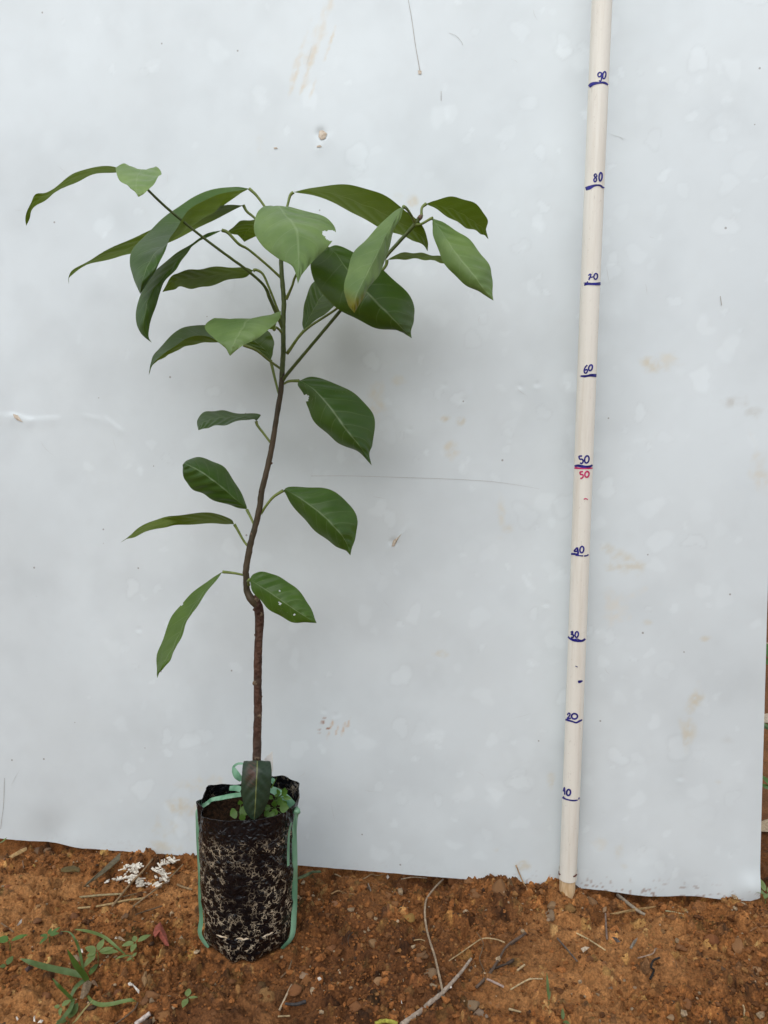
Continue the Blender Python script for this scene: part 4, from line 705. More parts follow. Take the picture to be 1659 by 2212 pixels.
# green strap tied round the bag and stem
strap = empty('plastic_strap', (BAGC[0], BAGC[1], 0)); tag(strap, 'green plastic strapping tied lengthwise round the black bag with a loose tail', 'strap')
def band(pts, w, name='band', mat='strap_plastic', cup=.10, nrm=None):
    w = np.array(w)*(1.15 if name == 'band' else 1.1)
    P = np.array(pts, float); N = nrm if nrm is not None else [(p[0]-BAGC[0], p[1]-BAGC[1], .004) for p in P]
    V, F, n, nv = ribbon_np(P, w, N, cup=-cup, nv=5, n=len(P)*8); return mk(name, V, F, MT[mat], strap)
def rp(x, y, d): return pl('R5', x, y, d)
lft = lambda z, dz=0: bagpt(-178 + dz, z, .0022)
band([rp(612, 560, .012), rp(520, 572, .016), rp(420, 592, .014), rp(330, 610, .010), rp(290, 640, .008), bagpt(-170, .156, .0022), bagpt(-170, .14, .0014), bagpt(-170, .11, .0014), bagpt(-170, .08, .0018), bagpt(-170, .05, .0024), bagpt(-168, .026, .0040), bagpt(-162, .012, .0055), bagpt(-150, .001, .004)],
     [.0042, .0044, .0042, .0038, .0040, .0050, .0052, .0054, .0058, .0062, .0070, .0080, .0060], nrm=[(0, -.7, .7)]*4 + [(-.6, -.7, .3)] + [(-.75, -.8, 0)]*8)
band([rp(612, 512, -.012), rp(560, 498, -.016), rp(500, 500, -.02)], [.0055, .0055, .0045], nrm=[(0, -1, .8)]*3)
band([rp(895, 505, .004), rp(960, 535, .012), rp(1030, 590, .016), rp(1090, 640, .014), rp(1150, 700, .012), bagpt(-12, .150, .004), bagpt(-10, .13, .0036)], [.006, .0075, .0085, .0080, .006, .0055, .005], nrm=[(.1, -1, .9), (.2, -1, .9), (.3, -1, .8), (.5, -.9, .6), (.8, -.6, .3), (1, -.3, 0), (1, -.2, 0)])
band([bagpt(-14, .158, .0032), bagpt(-13, .135, .0024), bagpt(-12, .10, .0024), bagpt(-13, .06, .0028), bagpt(-16, .035, .003), bagpt(-24, .014, .0045), bagpt(-32, .001, .003)], [.0045, .0055, .006, .0062, .0066, .0064, .005], nrm=[(.7, -.8, 0)]*7)
band([bagpt(-26, .152, .0044), bagpt(-27, .140, .0036), bagpt(-28, .120, .0034), bagpt(-30, .103, .003)], [.003, .0038, .004, .0042], 'loose_tail')
band([rp(632, 262, .02), rp(585, 262, .014), rp(542, 290, .01), rp(545, 330, .012), rp(575, 385, .014), rp(618, 425, .012)], [.0022, .0028, .0026, .0058, .0072, .005], 'loop', nrm=[(0, -.6, .8), (0, -.6, .8), (-.4, -.9, .3), (-.2, -1, .1), (0, -1, .1), (0, -1, .1)])
band([rp(905, 440, .0), rp(918, 425, -.004), rp(925, 455, .0)], [.004, .005, .003], 'loop', nrm=[(0, -1, .2)]*3)
Vk = I2*np.array([.0045, .0040, .0038])*(1 + .3*(rng.random((len(I2), 1)) - .5)) + rp(1150, 722, .018); mk('knot', Vk, IF2, MT['strap_plastic'], strap)
# paper label behind the stem
P = [pl('R5', *q, -.012) for q in [(838, 218), (915, 142), (921, 220), (921, 330), (905, 362), (850, 350)]]
tgv = np.vstack([P, np.array(P) + np.array([0, .0004, 0])]); n = 6
tg = mk('paper_tag', tgv, [list(range(n)), list(range(2*n-1, n-1, -1))] + [[a, n + a, n + (a+1) % n, (a+1) % n] for a in range(n)], MT['paper'], smooth=False); tag(tg, 'small white plastic tag tucked behind the brown stem', 'plant tag')

# ------------------------------------------------------------------ small plants
def oval_leaf(base, tip, w, up, nu=10, nv=5, curl=.15):
    base = np.array(base, float); tip = np.array(tip, float); ax = tip - base; L = np.linalg.norm(ax); up = np.array(up, float); sd = np.cross(ax, up); sd /= np.linalg.norm(sd) + 1e-9; nm = np.cross(sd, ax/L)
    V = []
    for a in np.linspace(0, 1, nu):
        hw = w/2*math.sin(math.pi*min(a**.8, 1))**.8 if 0 < a < 1 else .00015
        for v in np.linspace(-1, 1, nv): V.append(base + ax*a + sd*hw*v + nm*(-curl*L*a*a + .18*hw*abs(v)))
    return np.array(V), grid_faces(nu, nv)
def sprout(name, label, c, leaves, h, col, group=None, stemr=.0004):
    """leaves: list of (angle deg on the ground, length, width, rise)."""
    c = np.array(c); r = empty(name, tuple(c)); tag(r, label, 'seedling', group); tp = c + np.array([0, 0, h])
    s = mk('stem', *tube_np([c - np.array([0, 0, .002]), c + np.array([.0008, 0, h*.5]), tp], [stemr*1.2, stemr], n=8, seg=6), MT['weed_green'], r); s.color = (col[0]*1.1, col[1], col[2], 1)
    for a, L, w, rise in leaves:
        L *= .85; w *= .72; d = np.array([math.cos(R(a)), math.sin(R(a)), rise]); V, F = oval_leaf(tp + d*L*.12, tp + d*L, w, (0, -.25, 1)); o = mk('leaf', V, F, MT['weed_green'], r); o.color = (*col, 1)
    return r
LG = (.20, .27, .095); MG = (.11, .165, .05)
sprout('seedling', 'tiny four-leaved seedling above the grass tuft, at left', G('G1', 425, 900), [(10, .013, .007, .25), (100, .012, .006, .3), (190, .010, .006, .25), (250, .016, .006, .1), (45, .015, .006, .4)], .008, (.10, .19, .05))
sprout('seedling', 'light green four-leaved seedling beside the red leaf fragment', G('G1', 1175, 960), [(30, .019, .009, .30), (120, .010, .008, .4), (200, .017, .009, .1), (265, .014, .009, -.1)], .008, LG)
sprout('seedling', 'largest light green seedling growing behind the grass tuft', G('G1', 845, 1080), [(80, .016, .010, .5), (165, .017, .011, .3), (15, .020, .008, .2), (215, .013, .008, .1), (240, .022, .010, -.2), (5, .026, .010, .05)], .013, LG)
sprout('seedling', 'broad-leaved seedling cut by the left edge of the picture', G('G1', 85, 965), [(165, .018, .013, .15), (15, .022, .008, .35)], .010, (.10, .20, .04))
sprout('seedling', 'small round green leaf close to the left edge below the seedling', G('G1', 60, 1135), [(80, .012, .010, .5), (200, .008, .007, .3)], .004, MG)
sprout('seedling', 'minute two-leaved sprout right of the grass tuft', G('G1', 1145, 1060), [(60, .007, .005, .4), (230, .008, .005, .1)], .004, LG)
sprout('seedling', 'small bright seedling on bare soil left of the bag foot', G('G1', 1620, 1420), [(95, .012, .009, .3), (260, .013, .009, .0), (5, .012, .004, .1)], .005, LG)
sprout('seedling', 'young leaf pair at the bottom edge under the grass', G('G1', 590, 1625), [(80, .020, .014, .4), (200, .012, .008, .3)], .006, MG)
sprout('seedling', 'little green leaf pushing up left of the lowest grass stalk', G('G1', 525, 1490), [(40, .012, .008, .3), (190, .007, .006, .3), (-70, .014, .005, .1)], .004, LG)
sprout('seedling', 'tiny green fleck of a plant near the grey-green stain of soil', G('G1', 655, 360), [(20, .007, .004, .2), (170, .007, .004, .2)], .002, LG)
sprout('seedling', 'single upright green shoot on the soil below the pole', G('R8', 258, 1545), [(88, .012, .004, 2.2), (60, .006, .003, 1.5)], .003, MG)
sprout('seedling', 'small green shoot at the bottom edge below the pole', G('R8', 350, 1672), [(80, .009, .005, 1.0), (-40, .008, .005, .3)], .003, MG)
sprout('seedling', 'green weed at the right end of the board, beside the mud clod', G('R8', 1640, 905), [(100, .016, .010, .9), (200, .020, .011, .5), (240, .016, .009, .2), (20, .020, .011, .4), (300, .014, .009, .1)], .014, LG)
for k, (x, y, lab) in enumerate([(1655, 1730, 'weed seen past the right board edge, nearest behind the corner weed'), (1656, 1620, 'weed seen past the right board edge, second behind the corner weed'), (1658, 1480, 'weed seen past the right board edge, third behind the corner weed'), (1660, 1330, 'farthest weed seen past the right board edge')]):
    p = atZ(x, y, 0); p[2] = gh(p[0], p[1]); p[0] += .015
    sprout('weed', lab, p, [(rng.uniform(0, 360), .03 + .03*k*.6, .014 + .006*k, rng.uniform(.2, .8)) for _ in range(9)], .02 + .012*k, (.10, .19, .05))
for k, (x, y, lab, c) in enumerate([(1658, 1790, 'pale dry leaf past the right board edge, nearest one', (.42, .33, .22)), (1659, 1560, 'pale dry leaf past the right board edge, middle one', (.5, .42, .32)), (1661, 1400, 'pale dry leaf past the right board edge, farthest one', (.46, .36, .26))]):
    p = atZ(x, y, 0); p[2] = gh(p[0], p[1]) + .004; V, F = oval_leaf(p + np.array([-.02, -.01, .0]), p + np.array([.06, .02, .006]), .03 + .01*k, (0, 0, 1)); o = mk('dry_leaf', V, F, MT['litter']); o.color = (*c, 1); tag(o, lab, 'dry leaf')
# weeds in the bag
def bagweed(label, bx, by, d, leaves, col):
    col = (col[0]*.85, col[1]*.8, col[2]*.8); leaves = [(a, b_, c_, L*.8, w*.8, e, f) for a, b_, c_, L, w, e, f in leaves]
    b = pl('R5', bx, by, d); b[2] -= .0; r = empty('weed', tuple(b)); tag(r, label, 'weed')
    for (sx, sy, sd, L, w, ang, face) in leaves:
        q = pl('R5', sx, sy, sd); o = mk('stem', *tube_np([b, (b + q)/2 + np.array([0, 0, .002]), q], [.0005, .0004], n=8, seg=5), MT['weed_green'], r); o.color = (.09, .15, .04, 1)
        V, F = oval_leaf(q, q + np.array([math.cos(R(ang))*L, -.25*L, math.sin(R(ang))*L]), w, (0, -1, .6), curl=.1); o = mk('leaf', V, F, MT['weed_green'], r); o.color = (*col, 1)
bagweed('round-leaved weed in the bag, right of the hanging leaf', 940, 720, .028, [(985, 690, .034, .013, .013, 10, 0), (940, 740, .036, .012, .008, 200, 0), (900, 690, .03, .010, .008, 170, 0), (960, 650, .028, .010, .007, 30, 0), (930, 680, .030, .010, .008, 80, 0), (1010, 765, .036, .018, .006, 195, 0), (880, 720, .034, .009, .008, 230, 0), (950, 700, .034, .010, .009, 250, 0)], (.085, .19, .026))
bagweed('trifoliate weed standing up against the strap on the right', 930, 660, .020, [(985, 560, .022, .009, .005, 110, 0), (1010, 570, .022, .011, .008, 50, 0), (1020, 590, .022, .011, .006, 0, 0), (1000, 590, .022, .009, .006, 250, 0), (975, 560, .022, .006, .004, 200, 0), (1030, 545, .020, .008, .007, 80, 0), (940, 610, .02, .010, .007, 20, 0), (920, 600, .02, .008, .006, 140, 0), (1030, 620, .02, .008, .006, 290, 0)], (.10, .23, .035))
bagweed('small round-leaved weed left of the hanging leaf', 600, 770, .030, [(575, 730, .034, .010, .014, 200, 0), (600, 700, .03, .014, .014, -20, 0), (610, 660, .02, .007, .007, 100, 0), (620, 750, .034, .010, .009, 280, 0)], (.095, .20, .03))
V, F, n, nv = ribbon_np([pl('R5', 905, 500, .012), pl('R5', 930, 450, .014), pl('R5', 960, 395, .016)], [.0016, .0012, .0003], [(0, -1, .3)]*3); o = mk('grass_sprig', V, F, MT['weed_green']); o.color = (.12, .2, .05, 1); tag(o, 'thin grass blade rising from the bag beside the hanging leaf', 'grass blade')
# grass tuft
tuft = empty('grass_tuft', tuple(G('G1', 700, 1260))); tag(tuft, 'sprawling tuft of green grass blades on the soil at lower left', 'grass')
def blade(parent, pts, w, col, name='blade'):
    P = [Gz('G1', x, y, max(z, 0) + gh(*Gz('G1', x, y, max(z, 0))[:2])*.8) for x, y, z in pts]; ww = np.array(w)*.4557/1.8228/1673*.86
    V, F, n, nv = ribbon_np(P, ww, [(0, -.5, 1)]*len(P), cup=.12, nv=5); o = mk(name, V, F, MT['weed_green'], parent); o.color = (*col, 1); return o
gA = (.13, .20, .075); gB = (.18, .26, .085); gC = (.08, .14, .025)
blade(tuft, [(730, 1200, .006), (620, 1165, .018), (480, 1135, .026), (340, 1100, .030), (240, 1065, .030), (170, 1040, .028)], [30, 50, 50, 46, 32, 4], gA)
blade(tuft, [(775, 1275, .003), (730, 1190, .018), (665, 1110, .032), (612, 1020, .045), (580, 960, .052)], [20, 46, 44, 26, 3], gC)
blade(tuft, [(722, 1150, .006), (705, 1060, .020), (680, 950, .034), (640, 860, .042), (595, 812, .045), (525, 806, .044)], [20, 22, 22, 16, 10, 3], gA)
blade(tuft, [(1082, 1006, .002), (1000, 935, .012), (910, 862, .020), (820, 822, .026), (730, 800, .028), (642, 788, .028)], [10, 22, 26, 26, 22, 3], gB)
blade(tuft, [(610, 1375, .002), (650, 1300, .008), (700, 1250, .010), (745, 1215, .008)], [26, 34, 40, 30], gA)
blade(tuft, [(625, 1395, .002), (560, 1330, .012), (500, 1270, .022), (455, 1212, .028)], [24, 26, 24, 4], gC)
blade(tuft, [(755, 1360, .003), (800, 1415, .006), (870, 1440, .008), (960, 1435, .010), (1060, 1412, .012), (1140, 1400, .010), (1182, 1418, .006)], [16, 26, 32, 32, 30, 24, 5], gB)
blade(tuft, [(632, 1390, .002), (615, 1460, .006), (560, 1540, .010), (490, 1615, .012)], [30, 34, 36, 30], gA)
blade(tuft, [(630, 1400, .003), (610, 1490, .004), (590, 1540, .002)], [26, 26, 10], gC)
blade(tuft, [(1150, 1012, .002), (1090, 1016, .008), (1030, 1030, .010), (995, 1050, .004)], [6, 18, 18, 6], gB)
blade(tuft, [(840, 1090, .002), (800, 1140, .006), (770, 1175, .003)], [30, 50, 26], gC)
o = blade(tuft, [(802, 1400, .010), (730, 1480, .008), (660, 1570, .005), (625, 1600, .003)], [4, 14, 16, 12], (.33, .29, .12), 'dry_blade')
blade(tuft, [(-20, 55, .02), (20, 30, .03), (60, -5, .045)], [30, 34, 4], gB)

# ------------------------------------------------------------------ litter on the soil
def twig(label, reg, pts, r0, r1, col, name='twig', cat='twig', up=.0026, seg=6, flat=1.0, lifts=None):
    nd = (len(pts) - 1)*6 + 1; Q = cr(np.array([(x, y, lifts[k] if lifts else 0) for k, (x, y) in enumerate(pts)], float), nd) if len(pts) > 2 else np.array([(*((1-t)*np.array(pts[0]) + t*np.array(pts[1])), 0) for t in np.linspace(0, 1, nd)])
    z0 = float(np.mean([G(reg, q[0], q[1])[2] for q in Q]))
    P = np.array([Gz(reg, q[0], q[1], z0) for q in Q]); zz_ = np.array([gh(p_[0], p_[1]) for p_ in P]); zz_ = np.array([zz_[max(0, i-2):i+3].max() for i in range(nd)])
    kw = min(13, nd//2*2 + 1); zz_ = np.convolve(np.pad(zz_, kw//2, 'edge'), np.hanning(kw + 2)[1:-1]/np.hanning(kw + 2)[1:-1].sum(), 'valid')
    P[:, 2] = zz_ + max(r0, r1)*.6 + np.clip(Q[:, 2], 0, None)*.5 + .0006
    P = np.array([Gz(reg, q[0], q[1], p_[2]) for q, p_ in zip(Q, P)])
    V, F = tube_np(P, np.linspace(r0, r1, 4), n=max(10, len(P)*2), seg=seg, bump=.12, seed=len(label)); o = mk(name, V, F, MT['litter']); o.color = (*col, 1); return tag(o, label, cat)
ST = (.42, .32, .18); GRY = (.26, .22, .18); DK = (.055, .038, .028); BRN = (.16, .10, .055); PK = (.42, .32, .28)
twig('long thin curving dry stem lying on the soil in front of the board', 'R7', [(1070, 270), (1010, 330), (962, 400), (950, 480), (960, 580), (985, 680), (1012, 760), (1040, 880), (1060, 970), (1075, 1045)], .0012, .0013, (.34, .26, .18), lifts=[.006, .004, .002, .004, .006, .006, .005, .003, .001, 0])
twig('thick grey twig at the bottom middle of the picture', 'R7', [(1252, 788), (1190, 872), (1130, 940), (1060, 1015), (980, 1080), (900, 1150), (800, 1220)], .0015, .0030, (.36, .29, .23), lifts=[.004, .003, .002, .001, .001, .001, .001])
twig('pale thread-like root arching over the soil', 'R7', [(1108, 802), (1200, 740), (1270, 690), (1330, 656), (1410, 660), (1472, 682)], .0006, .0008, (.45, .33, .18), 'root', 'root')
twig('small pale side rootlet crossing the thin curving stem', 'R7', [(878, 668), (930, 664), (985, 695)], .0006, .0006, (.45, .33, .18), 'root', 'root')
twig('dark straight stick right of the grey twig', 'R7', [(1612, 620), (1490, 702), (1440, 780), (1370, 890), (1285, 978)], .0013, .0015, (.11, .075, .055))
twig('short black stick crossing behind the dark straight one', 'R7', [(1375, 862), (1440, 838), (1525, 808)], .0014, .001, DK)
twig('thin brown rootlet standing beside the dark stick', 'R7', [(1290, 615), (1330, 680), (1325, 730), (1308, 790), (1330, 850), (1345, 880)], .0006, .0006, BRN, 'root', 'root')
twig('black curved sliver at lower left of the grey twig', 'R7', [(38, 1082), (110, 1086), (172, 1068)], .0012, .002, (.05, .045, .045))
twig('pale straw below the bag, leaning to the right', 'R7', [(80, 958), (40, 1040), (0, 1125)], .001, .0012, (.48, .38, .26), 'straw', 'straw')
twig('straw lying flat at the bottom under the bag', 'R7', [(-10, 1165), (70, 1162)], .0008, .0008, ST, 'straw', 'straw')
twig('pinkish stick right of the dark straight stick', 'R7', [(1355, 920), (1410, 945), (1465, 972)], .001, .0012, PK)
twig('straw to the right of the pinkish stick', 'R7', [(1510, 990), (1570, 955), (1642, 915)], .0008, .0008, ST, 'straw', 'straw')
twig('short pale straw above the pinkish stick', 'R7', [(1553, 868), (1603, 828)], .001, .001, ST, 'straw', 'straw')
twig('short straw low on the soil between grey twig and pole', 'R7', [(1500, 1118), (1580, 1136)], .0012, .0008, ST, 'straw', 'straw')
twig('bleached straw hanging at the gap under the board edge', 'R7', [(795, 268), (870, 256), (965, 262)], .0007, .0006, (.5, .4, .28), 'straw', 'straw', lifts=[.004, .006, .002])
twig('twisted pale root close under the board, right of the bag', 'R7', [(520, 275), (560, 262), (600, 238), (640, 245), (690, 235)], .0009, .0007, (.38, .26, .14), 'root', 'root')
twig('short pale root left of the twisted one under the board', 'R7', [(362, 236), (385, 245), (412, 260)], .0009, .0009, (.40, .30, .18), 'root', 'root')
twig('crinkled brown root on the soil right of the bag', 'R7', [(338, 365), (385, 345), (430, 360), (500, 368)], .0009, .0007, (.30, .18, .08), 'root', 'root')
twig('small grey stick poking from the soil right of the bag', 'R7', [(580, 300), (600, 350)], .0009, .0009, GRY)
twig('dark rootlet on the soil near the bag foot', 'R7', [(478, 615), (450, 650), (455, 700), (480, 712)], .0005, .0005, DK, 'root', 'root')
twig('dark twig low at the left of the grey twig', 'R7', [(80, 800), (60, 860), (10, 910)], .0009, .0009, BRN)
twig('yellow-green curled stem at the bottom edge', 'R7', [(625, 1212), (680, 1196), (730, 1200), (770, 1216)], .0020, .0022, (.38, .36, .06), 'stem_piece', 'stem', lifts=[.002, .004, .004, .002])
s1 = [G('R7', 1622, 345, .001), bpt(*D('R7', 1585, 260), up=.004), bpt(*D('R7', 1545, 168), up=.002)]
o = mk('straw', *tube_np(s1, [.0009, .0008], n=10, seg=6), MT['litter']); o.color = (.42, .27, .14, 1); tag(o, 'brown straw leaning against the board left of the pole', 'straw')
s1 = [G('R8', 185, 845, .001), bpt(*D('R8', 165, 790), up=.003)]; o = mk('straw', *tube_np(s1, [.0007, .0006], n=8, seg=6), MT['litter']); o.color = (.42, .27, .14, 1); tag(o, 'stubby straw beside the leaning straw, next to the pole', 'straw')
twig('slender straw lying right of the pole foot', 'R8', [(438, 1092), (530, 1142), (622, 1202)], .0009, .0007, (.52, .40, .22), 'straw', 'straw')
twig('grey stick sticking out under the board right of the pole', 'R8', [(700, 850), (770, 905), (830, 950), (875, 975)], .0022, .0016, (.30, .25, .19), lifts=[.006, .004, .002, .001])
twig('dark twig lying left of the slender straw below the pole', 'R8', [(315, 1125), (380, 1200), (442, 1272)], .0011, .0009, (.12, .09, .075))
twig('upright brown stick between pole foot and grey stick', 'R8', [(622, 965), (626, 1050), (632, 1132)], .0010, .0013, (.20, .14, .11), lifts=[.012, .006, 0])
twig('black worm-like twig below the board', 'R8', [(970, 1248), (928, 1268), (914, 1308), (930, 1332), (908, 1385)], .0011, .0013, (.02, .016, .014))
twig('pale pinkish stick left of the black twig', 'R8', [(940, 1192), (920, 1225), (828, 1252)], .0007, .0008, (.34, .24, .18))
twig('bent straw at lower left of the pole', 'R8', [(18, 1452), (80, 1415), (142, 1386), (222, 1384)], .0008, .0007, (.5, .38, .22), 'straw', 'straw')
twig('short thick straw left of the pole foot', 'R8', [(58, 1332), (106, 1294)], .0012, .0010, (.48, .36, .22), 'straw', 'straw')
twig('short dark stick far left of the pole foot', 'R8', [(18, 1166), (112, 1094)], .0013, .0013, (.09, .06, .045))
twig('black chip of twig left of the bent straw', 'R8', [(-5, 1290), (35, 1262)], .002, .0015, DK)
twig('upright straw at the lower right corner', 'R8', [(1510, 1625), (1508, 1580), (1500, 1550)], .0010, .0007, (.5, .38, .22), 'straw', 'straw')
twig('short straw at the bottom below the pole', 'R8', [(10, 1575), (82, 1596)], .0009, .0009, (.5, .42, .28), 'straw', 'straw')
twig('thin green-white straw under the board at right', 'R8', [(1005, 950), (1070, 960), (1140, 978)], .0008, .0005, (.45, .42, .24), 'straw', 'straw')
twig('thin brown stick across the soil at far right', 'R8', [(1545, 1080), (1590, 1055), (1655, 1050)], .0007, .0007, (.22, .11, .05))
twig('long stick crossing the white crumbs at left', 'G1', [(1320, 180), (1230, 290), (1130, 392), (1050, 490), (970, 590)], .0012, .0016, (.26, .17, .09), lifts=[.004, .006, .005, .003, .001])
twig('thin straight stick running from the bag to the crossed straws', 'G1', [(1582, 228), (1480, 330), (1370, 425), (1270, 500), (1150, 592)], .0009, .0011, (.26, .18, .10), lifts=[.003, .004, .003, .002, .001])
twig('upper one of two straw stalks at left', 'G1', [(688, 512), (860, 494), (1055, 482)], .0014, .0012, (.30, .24, .13), 'straw', 'straw')
twig('lower one of two straw stalks at left', 'G1', [(672, 606), (820, 592), (960, 568), (1080, 540), (1245, 520)], .0012, .0013, (.38, .27, .13), 'straw', 'straw')
twig('thin dark twig below the two straw stalks', 'G1', [(1170, 662), (1280, 625), (1405, 585)], .0008, .0008, (.13, .085, .05))
twig('whitish stick at the bottom edge left of the bag', 'G1', [(1296, 1515), (1240, 1560), (1170, 1615)], .0022, .0026, (.55, .48, .44))
twig('curving dark root near the grass blade end', 'G1', [(1192, 1420), (1165, 1475), (1090, 1540), (990, 1612)], .0009, .0009, (.12, .08, .05), 'root', 'root')
twig('brown stick at the left edge above the seedlings', 'G1', [(10, 735), (60, 770), (118, 812)], .0009, .0009, (.22, .14, .08))
twig('dry brown stalk by the bag, left side', 'G1', [(1532, 402), (1590, 425), (1660, 445)], .0014, .0012, (.28, .19, .10))
twig('short twig touching the thin straight stick', 'G1', [(1060, 510), (1150, 485), (1260, 465)], .0008, .0007, (.16, .11, .06))
twig('small upright twig under the board at left', 'G1', [(195, 195), (205, 262)], .0007, .0006, (.2, .12, .07))
def flat(label, reg, outline, col, name, cat, up=.002, lift=.003, th=.0007):
    up += .0018
    P = np.array([G(reg, x, y, up) for x, y in outline]); zc = P[:, 2].max(); P[:, 2] = zc*.75 + P[:, 2]*.25 + .0008; n = len(P); c = P.mean(0) + np.array([0, 0, lift])
    V = np.vstack([P, [c], P - [0, 0, th], [c - [0, 0, th]]]); F = [[i, (i+1) % n, n] for i in range(n)] + [[n+1+(i+1) % n, n+1+i, 2*n+1] for i in range(n)] + [[i, n+1+i, n+1+(i+1) % n, (i+1) % n] for i in range(n)]
    o = mk(name, V, F, MT['litter'], smooth=False); o.color = (*col, 1); return tag(o, label, cat)
flat('broken piece of red-brown leaf on the soil left of the bag', 'G1', [(1325, 880), (1345, 825), (1390, 798), (1410, 850), (1440, 890), (1462, 935), (1430, 945), (1370, 938), (1340, 915)], (.27, .070, .045), 'leaf_fragment', 'leaf', .002, .004)
flat('grey-green dry grass blade lying slantwise at left', 'G1', [(1045, 160), (1035, 195), (960, 285), (880, 380), (800, 455), (728, 502), (760, 455), (850, 360), (930, 255), (1000, 190)], (.125, .105, .065), 'dried_grass', 'dry grass', .004, .003)
flat('thin beige chip of bark under the board at left', 'G1', [(78, 190), (110, 160), (180, 130), (232, 118), (235, 138), (170, 160), (110, 185)], (.42, .27, .12), 'bark_chip', 'bark chip')
flat('olive mossy flake on the soil at left', 'G1', [(530, 300), (560, 285), (640, 268), (690, 265), (685, 300), (640, 330), (560, 345), (530, 335)], (.105, .075, .025), 'soil_flake', 'soil flake', .001, .001)
flat('tan flat dry blade under the board right of the pole', 'R8', [(650, 1005), (700, 985), (800, 960), (880, 935), (945, 922), (935, 940), (830, 975), (720, 1005)], (.36, .23, .10), 'dried_grass', 'dry grass', .003, .002)
flat('grey shard on the soil below the board', 'R8', [(775, 1190), (800, 1155), (826, 1140), (822, 1160), (790, 1195)], (.24, .21, .17), 'shard', 'shard')
flat('dark chip left of the grey shard', 'R8', [(662, 1140), (690, 1138), (718, 1155), (695, 1160)], (.09, .075, .07), 'shard', 'shard')
flat('whitish broken shell on the soil below the pole', 'R8', [(465, 1195), (485, 1190), (520, 1188), (500, 1205), (480, 1218)], (.55, .45, .34), 'shell', 'shell')
flat('pale translucent flake near the four-leaved seedling', 'G1', [(1005, 890), (1040, 878), (1080, 890), (1060, 910), (1015, 915)], (.36, .28, .20), 'flake', 'flake')
flat('dry grey-brown leaf shred at the heart of the grass', 'G1', [(690, 1390), (720, 1320), (760, 1265), (800, 1300), (770, 1370), (720, 1400)], (.22, .16, .10), 'leaf_fragment', 'leaf', .003, .004)
flat('brown shred of leaf just right of the grass heart', 'G1', [(790, 1240), (830, 1250), (848, 1290), (820, 1300), (795, 1275)], (.26, .17, .11), 'leaf_fragment', 'leaf', .003, .004)
flat('pale shred of leaf among the upper grass blades', 'G1', [(622, 1030), (650, 1020), (690, 1080), (705, 1120), (680, 1115), (645, 1070)], (.36, .27, .18), 'leaf_fragment', 'leaf', .008, .004)
flat('dark purple-brown leaf shred left of the grass', 'G1', [(215, 1165), (250, 1120), (295, 1120), (280, 1150), (235, 1175)], (.075, .045, .040), 'leaf_fragment', 'leaf')
flat('green strap of leaf lying behind the bag foot', 'R7', [(120, 262), (170, 245), (215, 236), (270, 246), (275, 258), (220, 248), (170, 258), (122, 278)], (.085, .115, .055), 'leaf_fragment', 'leaf', .004, .002)
flat('straw-coloured curl of bark near the grass end', 'G1', [(1225, 1265), (1250, 1170), (1270, 1175), (1272, 1240), (1250, 1290)], (.30, .18, .085), 'bark_chip', 'bark chip')
for lab, reg, ol in [('white chip on the soil at far left', 'G1', [(145, 762), (165, 745), (195, 745), (190, 770), (160, 785)]), ('white square chip above the grass', 'G1', [(695, 975), (715, 970), (718, 992), (700, 998)]), ('white chip right of the grass end, slightly curved', 'G1', [(1108, 1305), (1125, 1302), (1150, 1325), (1205, 1325), (1200, 1348), (1150, 1342), (1115, 1325)]), ('white speck between seedlings', 'G1', [(990, 880), (1015, 866), (1008, 885)]),
                     ('white sliver near the dry slanting blade', 'G1', [(900, 390), (950, 372), (940, 388), (908, 402)]), ('white flake at the lower left corner', 'G1', [(138, 1570), (150, 1550), (160, 1570), (150, 1590)]), ('white flake at the bottom edge, second from left', 'G1', [(288, 1555), (305, 1550), (305, 1590), (290, 1595)]), ('white flake at the bottom edge, third from left', 'G1', [(325, 1600), (350, 1582), (375, 1590), (360, 1612)]),
                     ('white speck under the board gap', 'R7', [(698, 262), (708, 250), (718, 258), (706, 275)]), ('small white flake beside the grey twig', 'R7', [(1112, 985), (1125, 980), (1128, 992), (1118, 996)]), ('pale grey flake below the bag', 'R7', [(248, 920), (268, 912), (276, 925), (258, 936)]), ('white speck far under the grey twig', 'R7', [(792, 1075), (800, 1072), (802, 1084), (796, 1086)])]:
    flat(lab, reg, ol, (.76, .72, .66), 'flake', 'flake', .0015, .002)
def crumbs_heap(label, centres, n, seed):
    r = np.random.default_rng(seed); V, F = [], []; o = 0
    for k in range(n):
        cx_, cy_, sx, sy = centres[r.integers(len(centres))]; p = G('G1', cx_ + r.normal()*sx*.85, cy_ + r.normal()*sy*.85, .0016 + r.random()*.0014); L = r.uniform(.004, .0125); w = r.uniform(.0014, .0028); a = r.choice([.5, -1.0, 2.2]) + r.normal()*.25; d = np.array([math.cos(a), math.sin(a), r.normal()*.06])*L; s = np.array([-math.sin(a), math.cos(a), 0])*w; u = np.array([0, 0, w*.35])
        Q = [p + i*d + j*s + k_*u for i in (-.5, .5) for j in (-.5, .5) for k_ in (0, 1)]; V += Q; F += [[o+q for q in f] for f in ((0, 1, 3, 2), (4, 6, 7, 5), (0, 4, 5, 1), (2, 3, 7, 6), (1, 5, 7, 3), (0, 2, 6, 4))]; o += 8
    ob = mk('white_fibres', np.array(V), F, MT['litter'], smooth=False); ob.color = (.80, .75, .66, 1); return tag(ob, label, 'fibres')
crumbs_heap('larger patch of broken white fibres on the soil, under the long stick', [(1100, 240, 30, 22), (1150, 290, 30, 25), (1200, 360, 40, 22), (1180, 240, 22, 14), (1130, 340, 22, 22), (1040, 350, 26, 12), (1230, 395, 40, 12)], 110, 3)
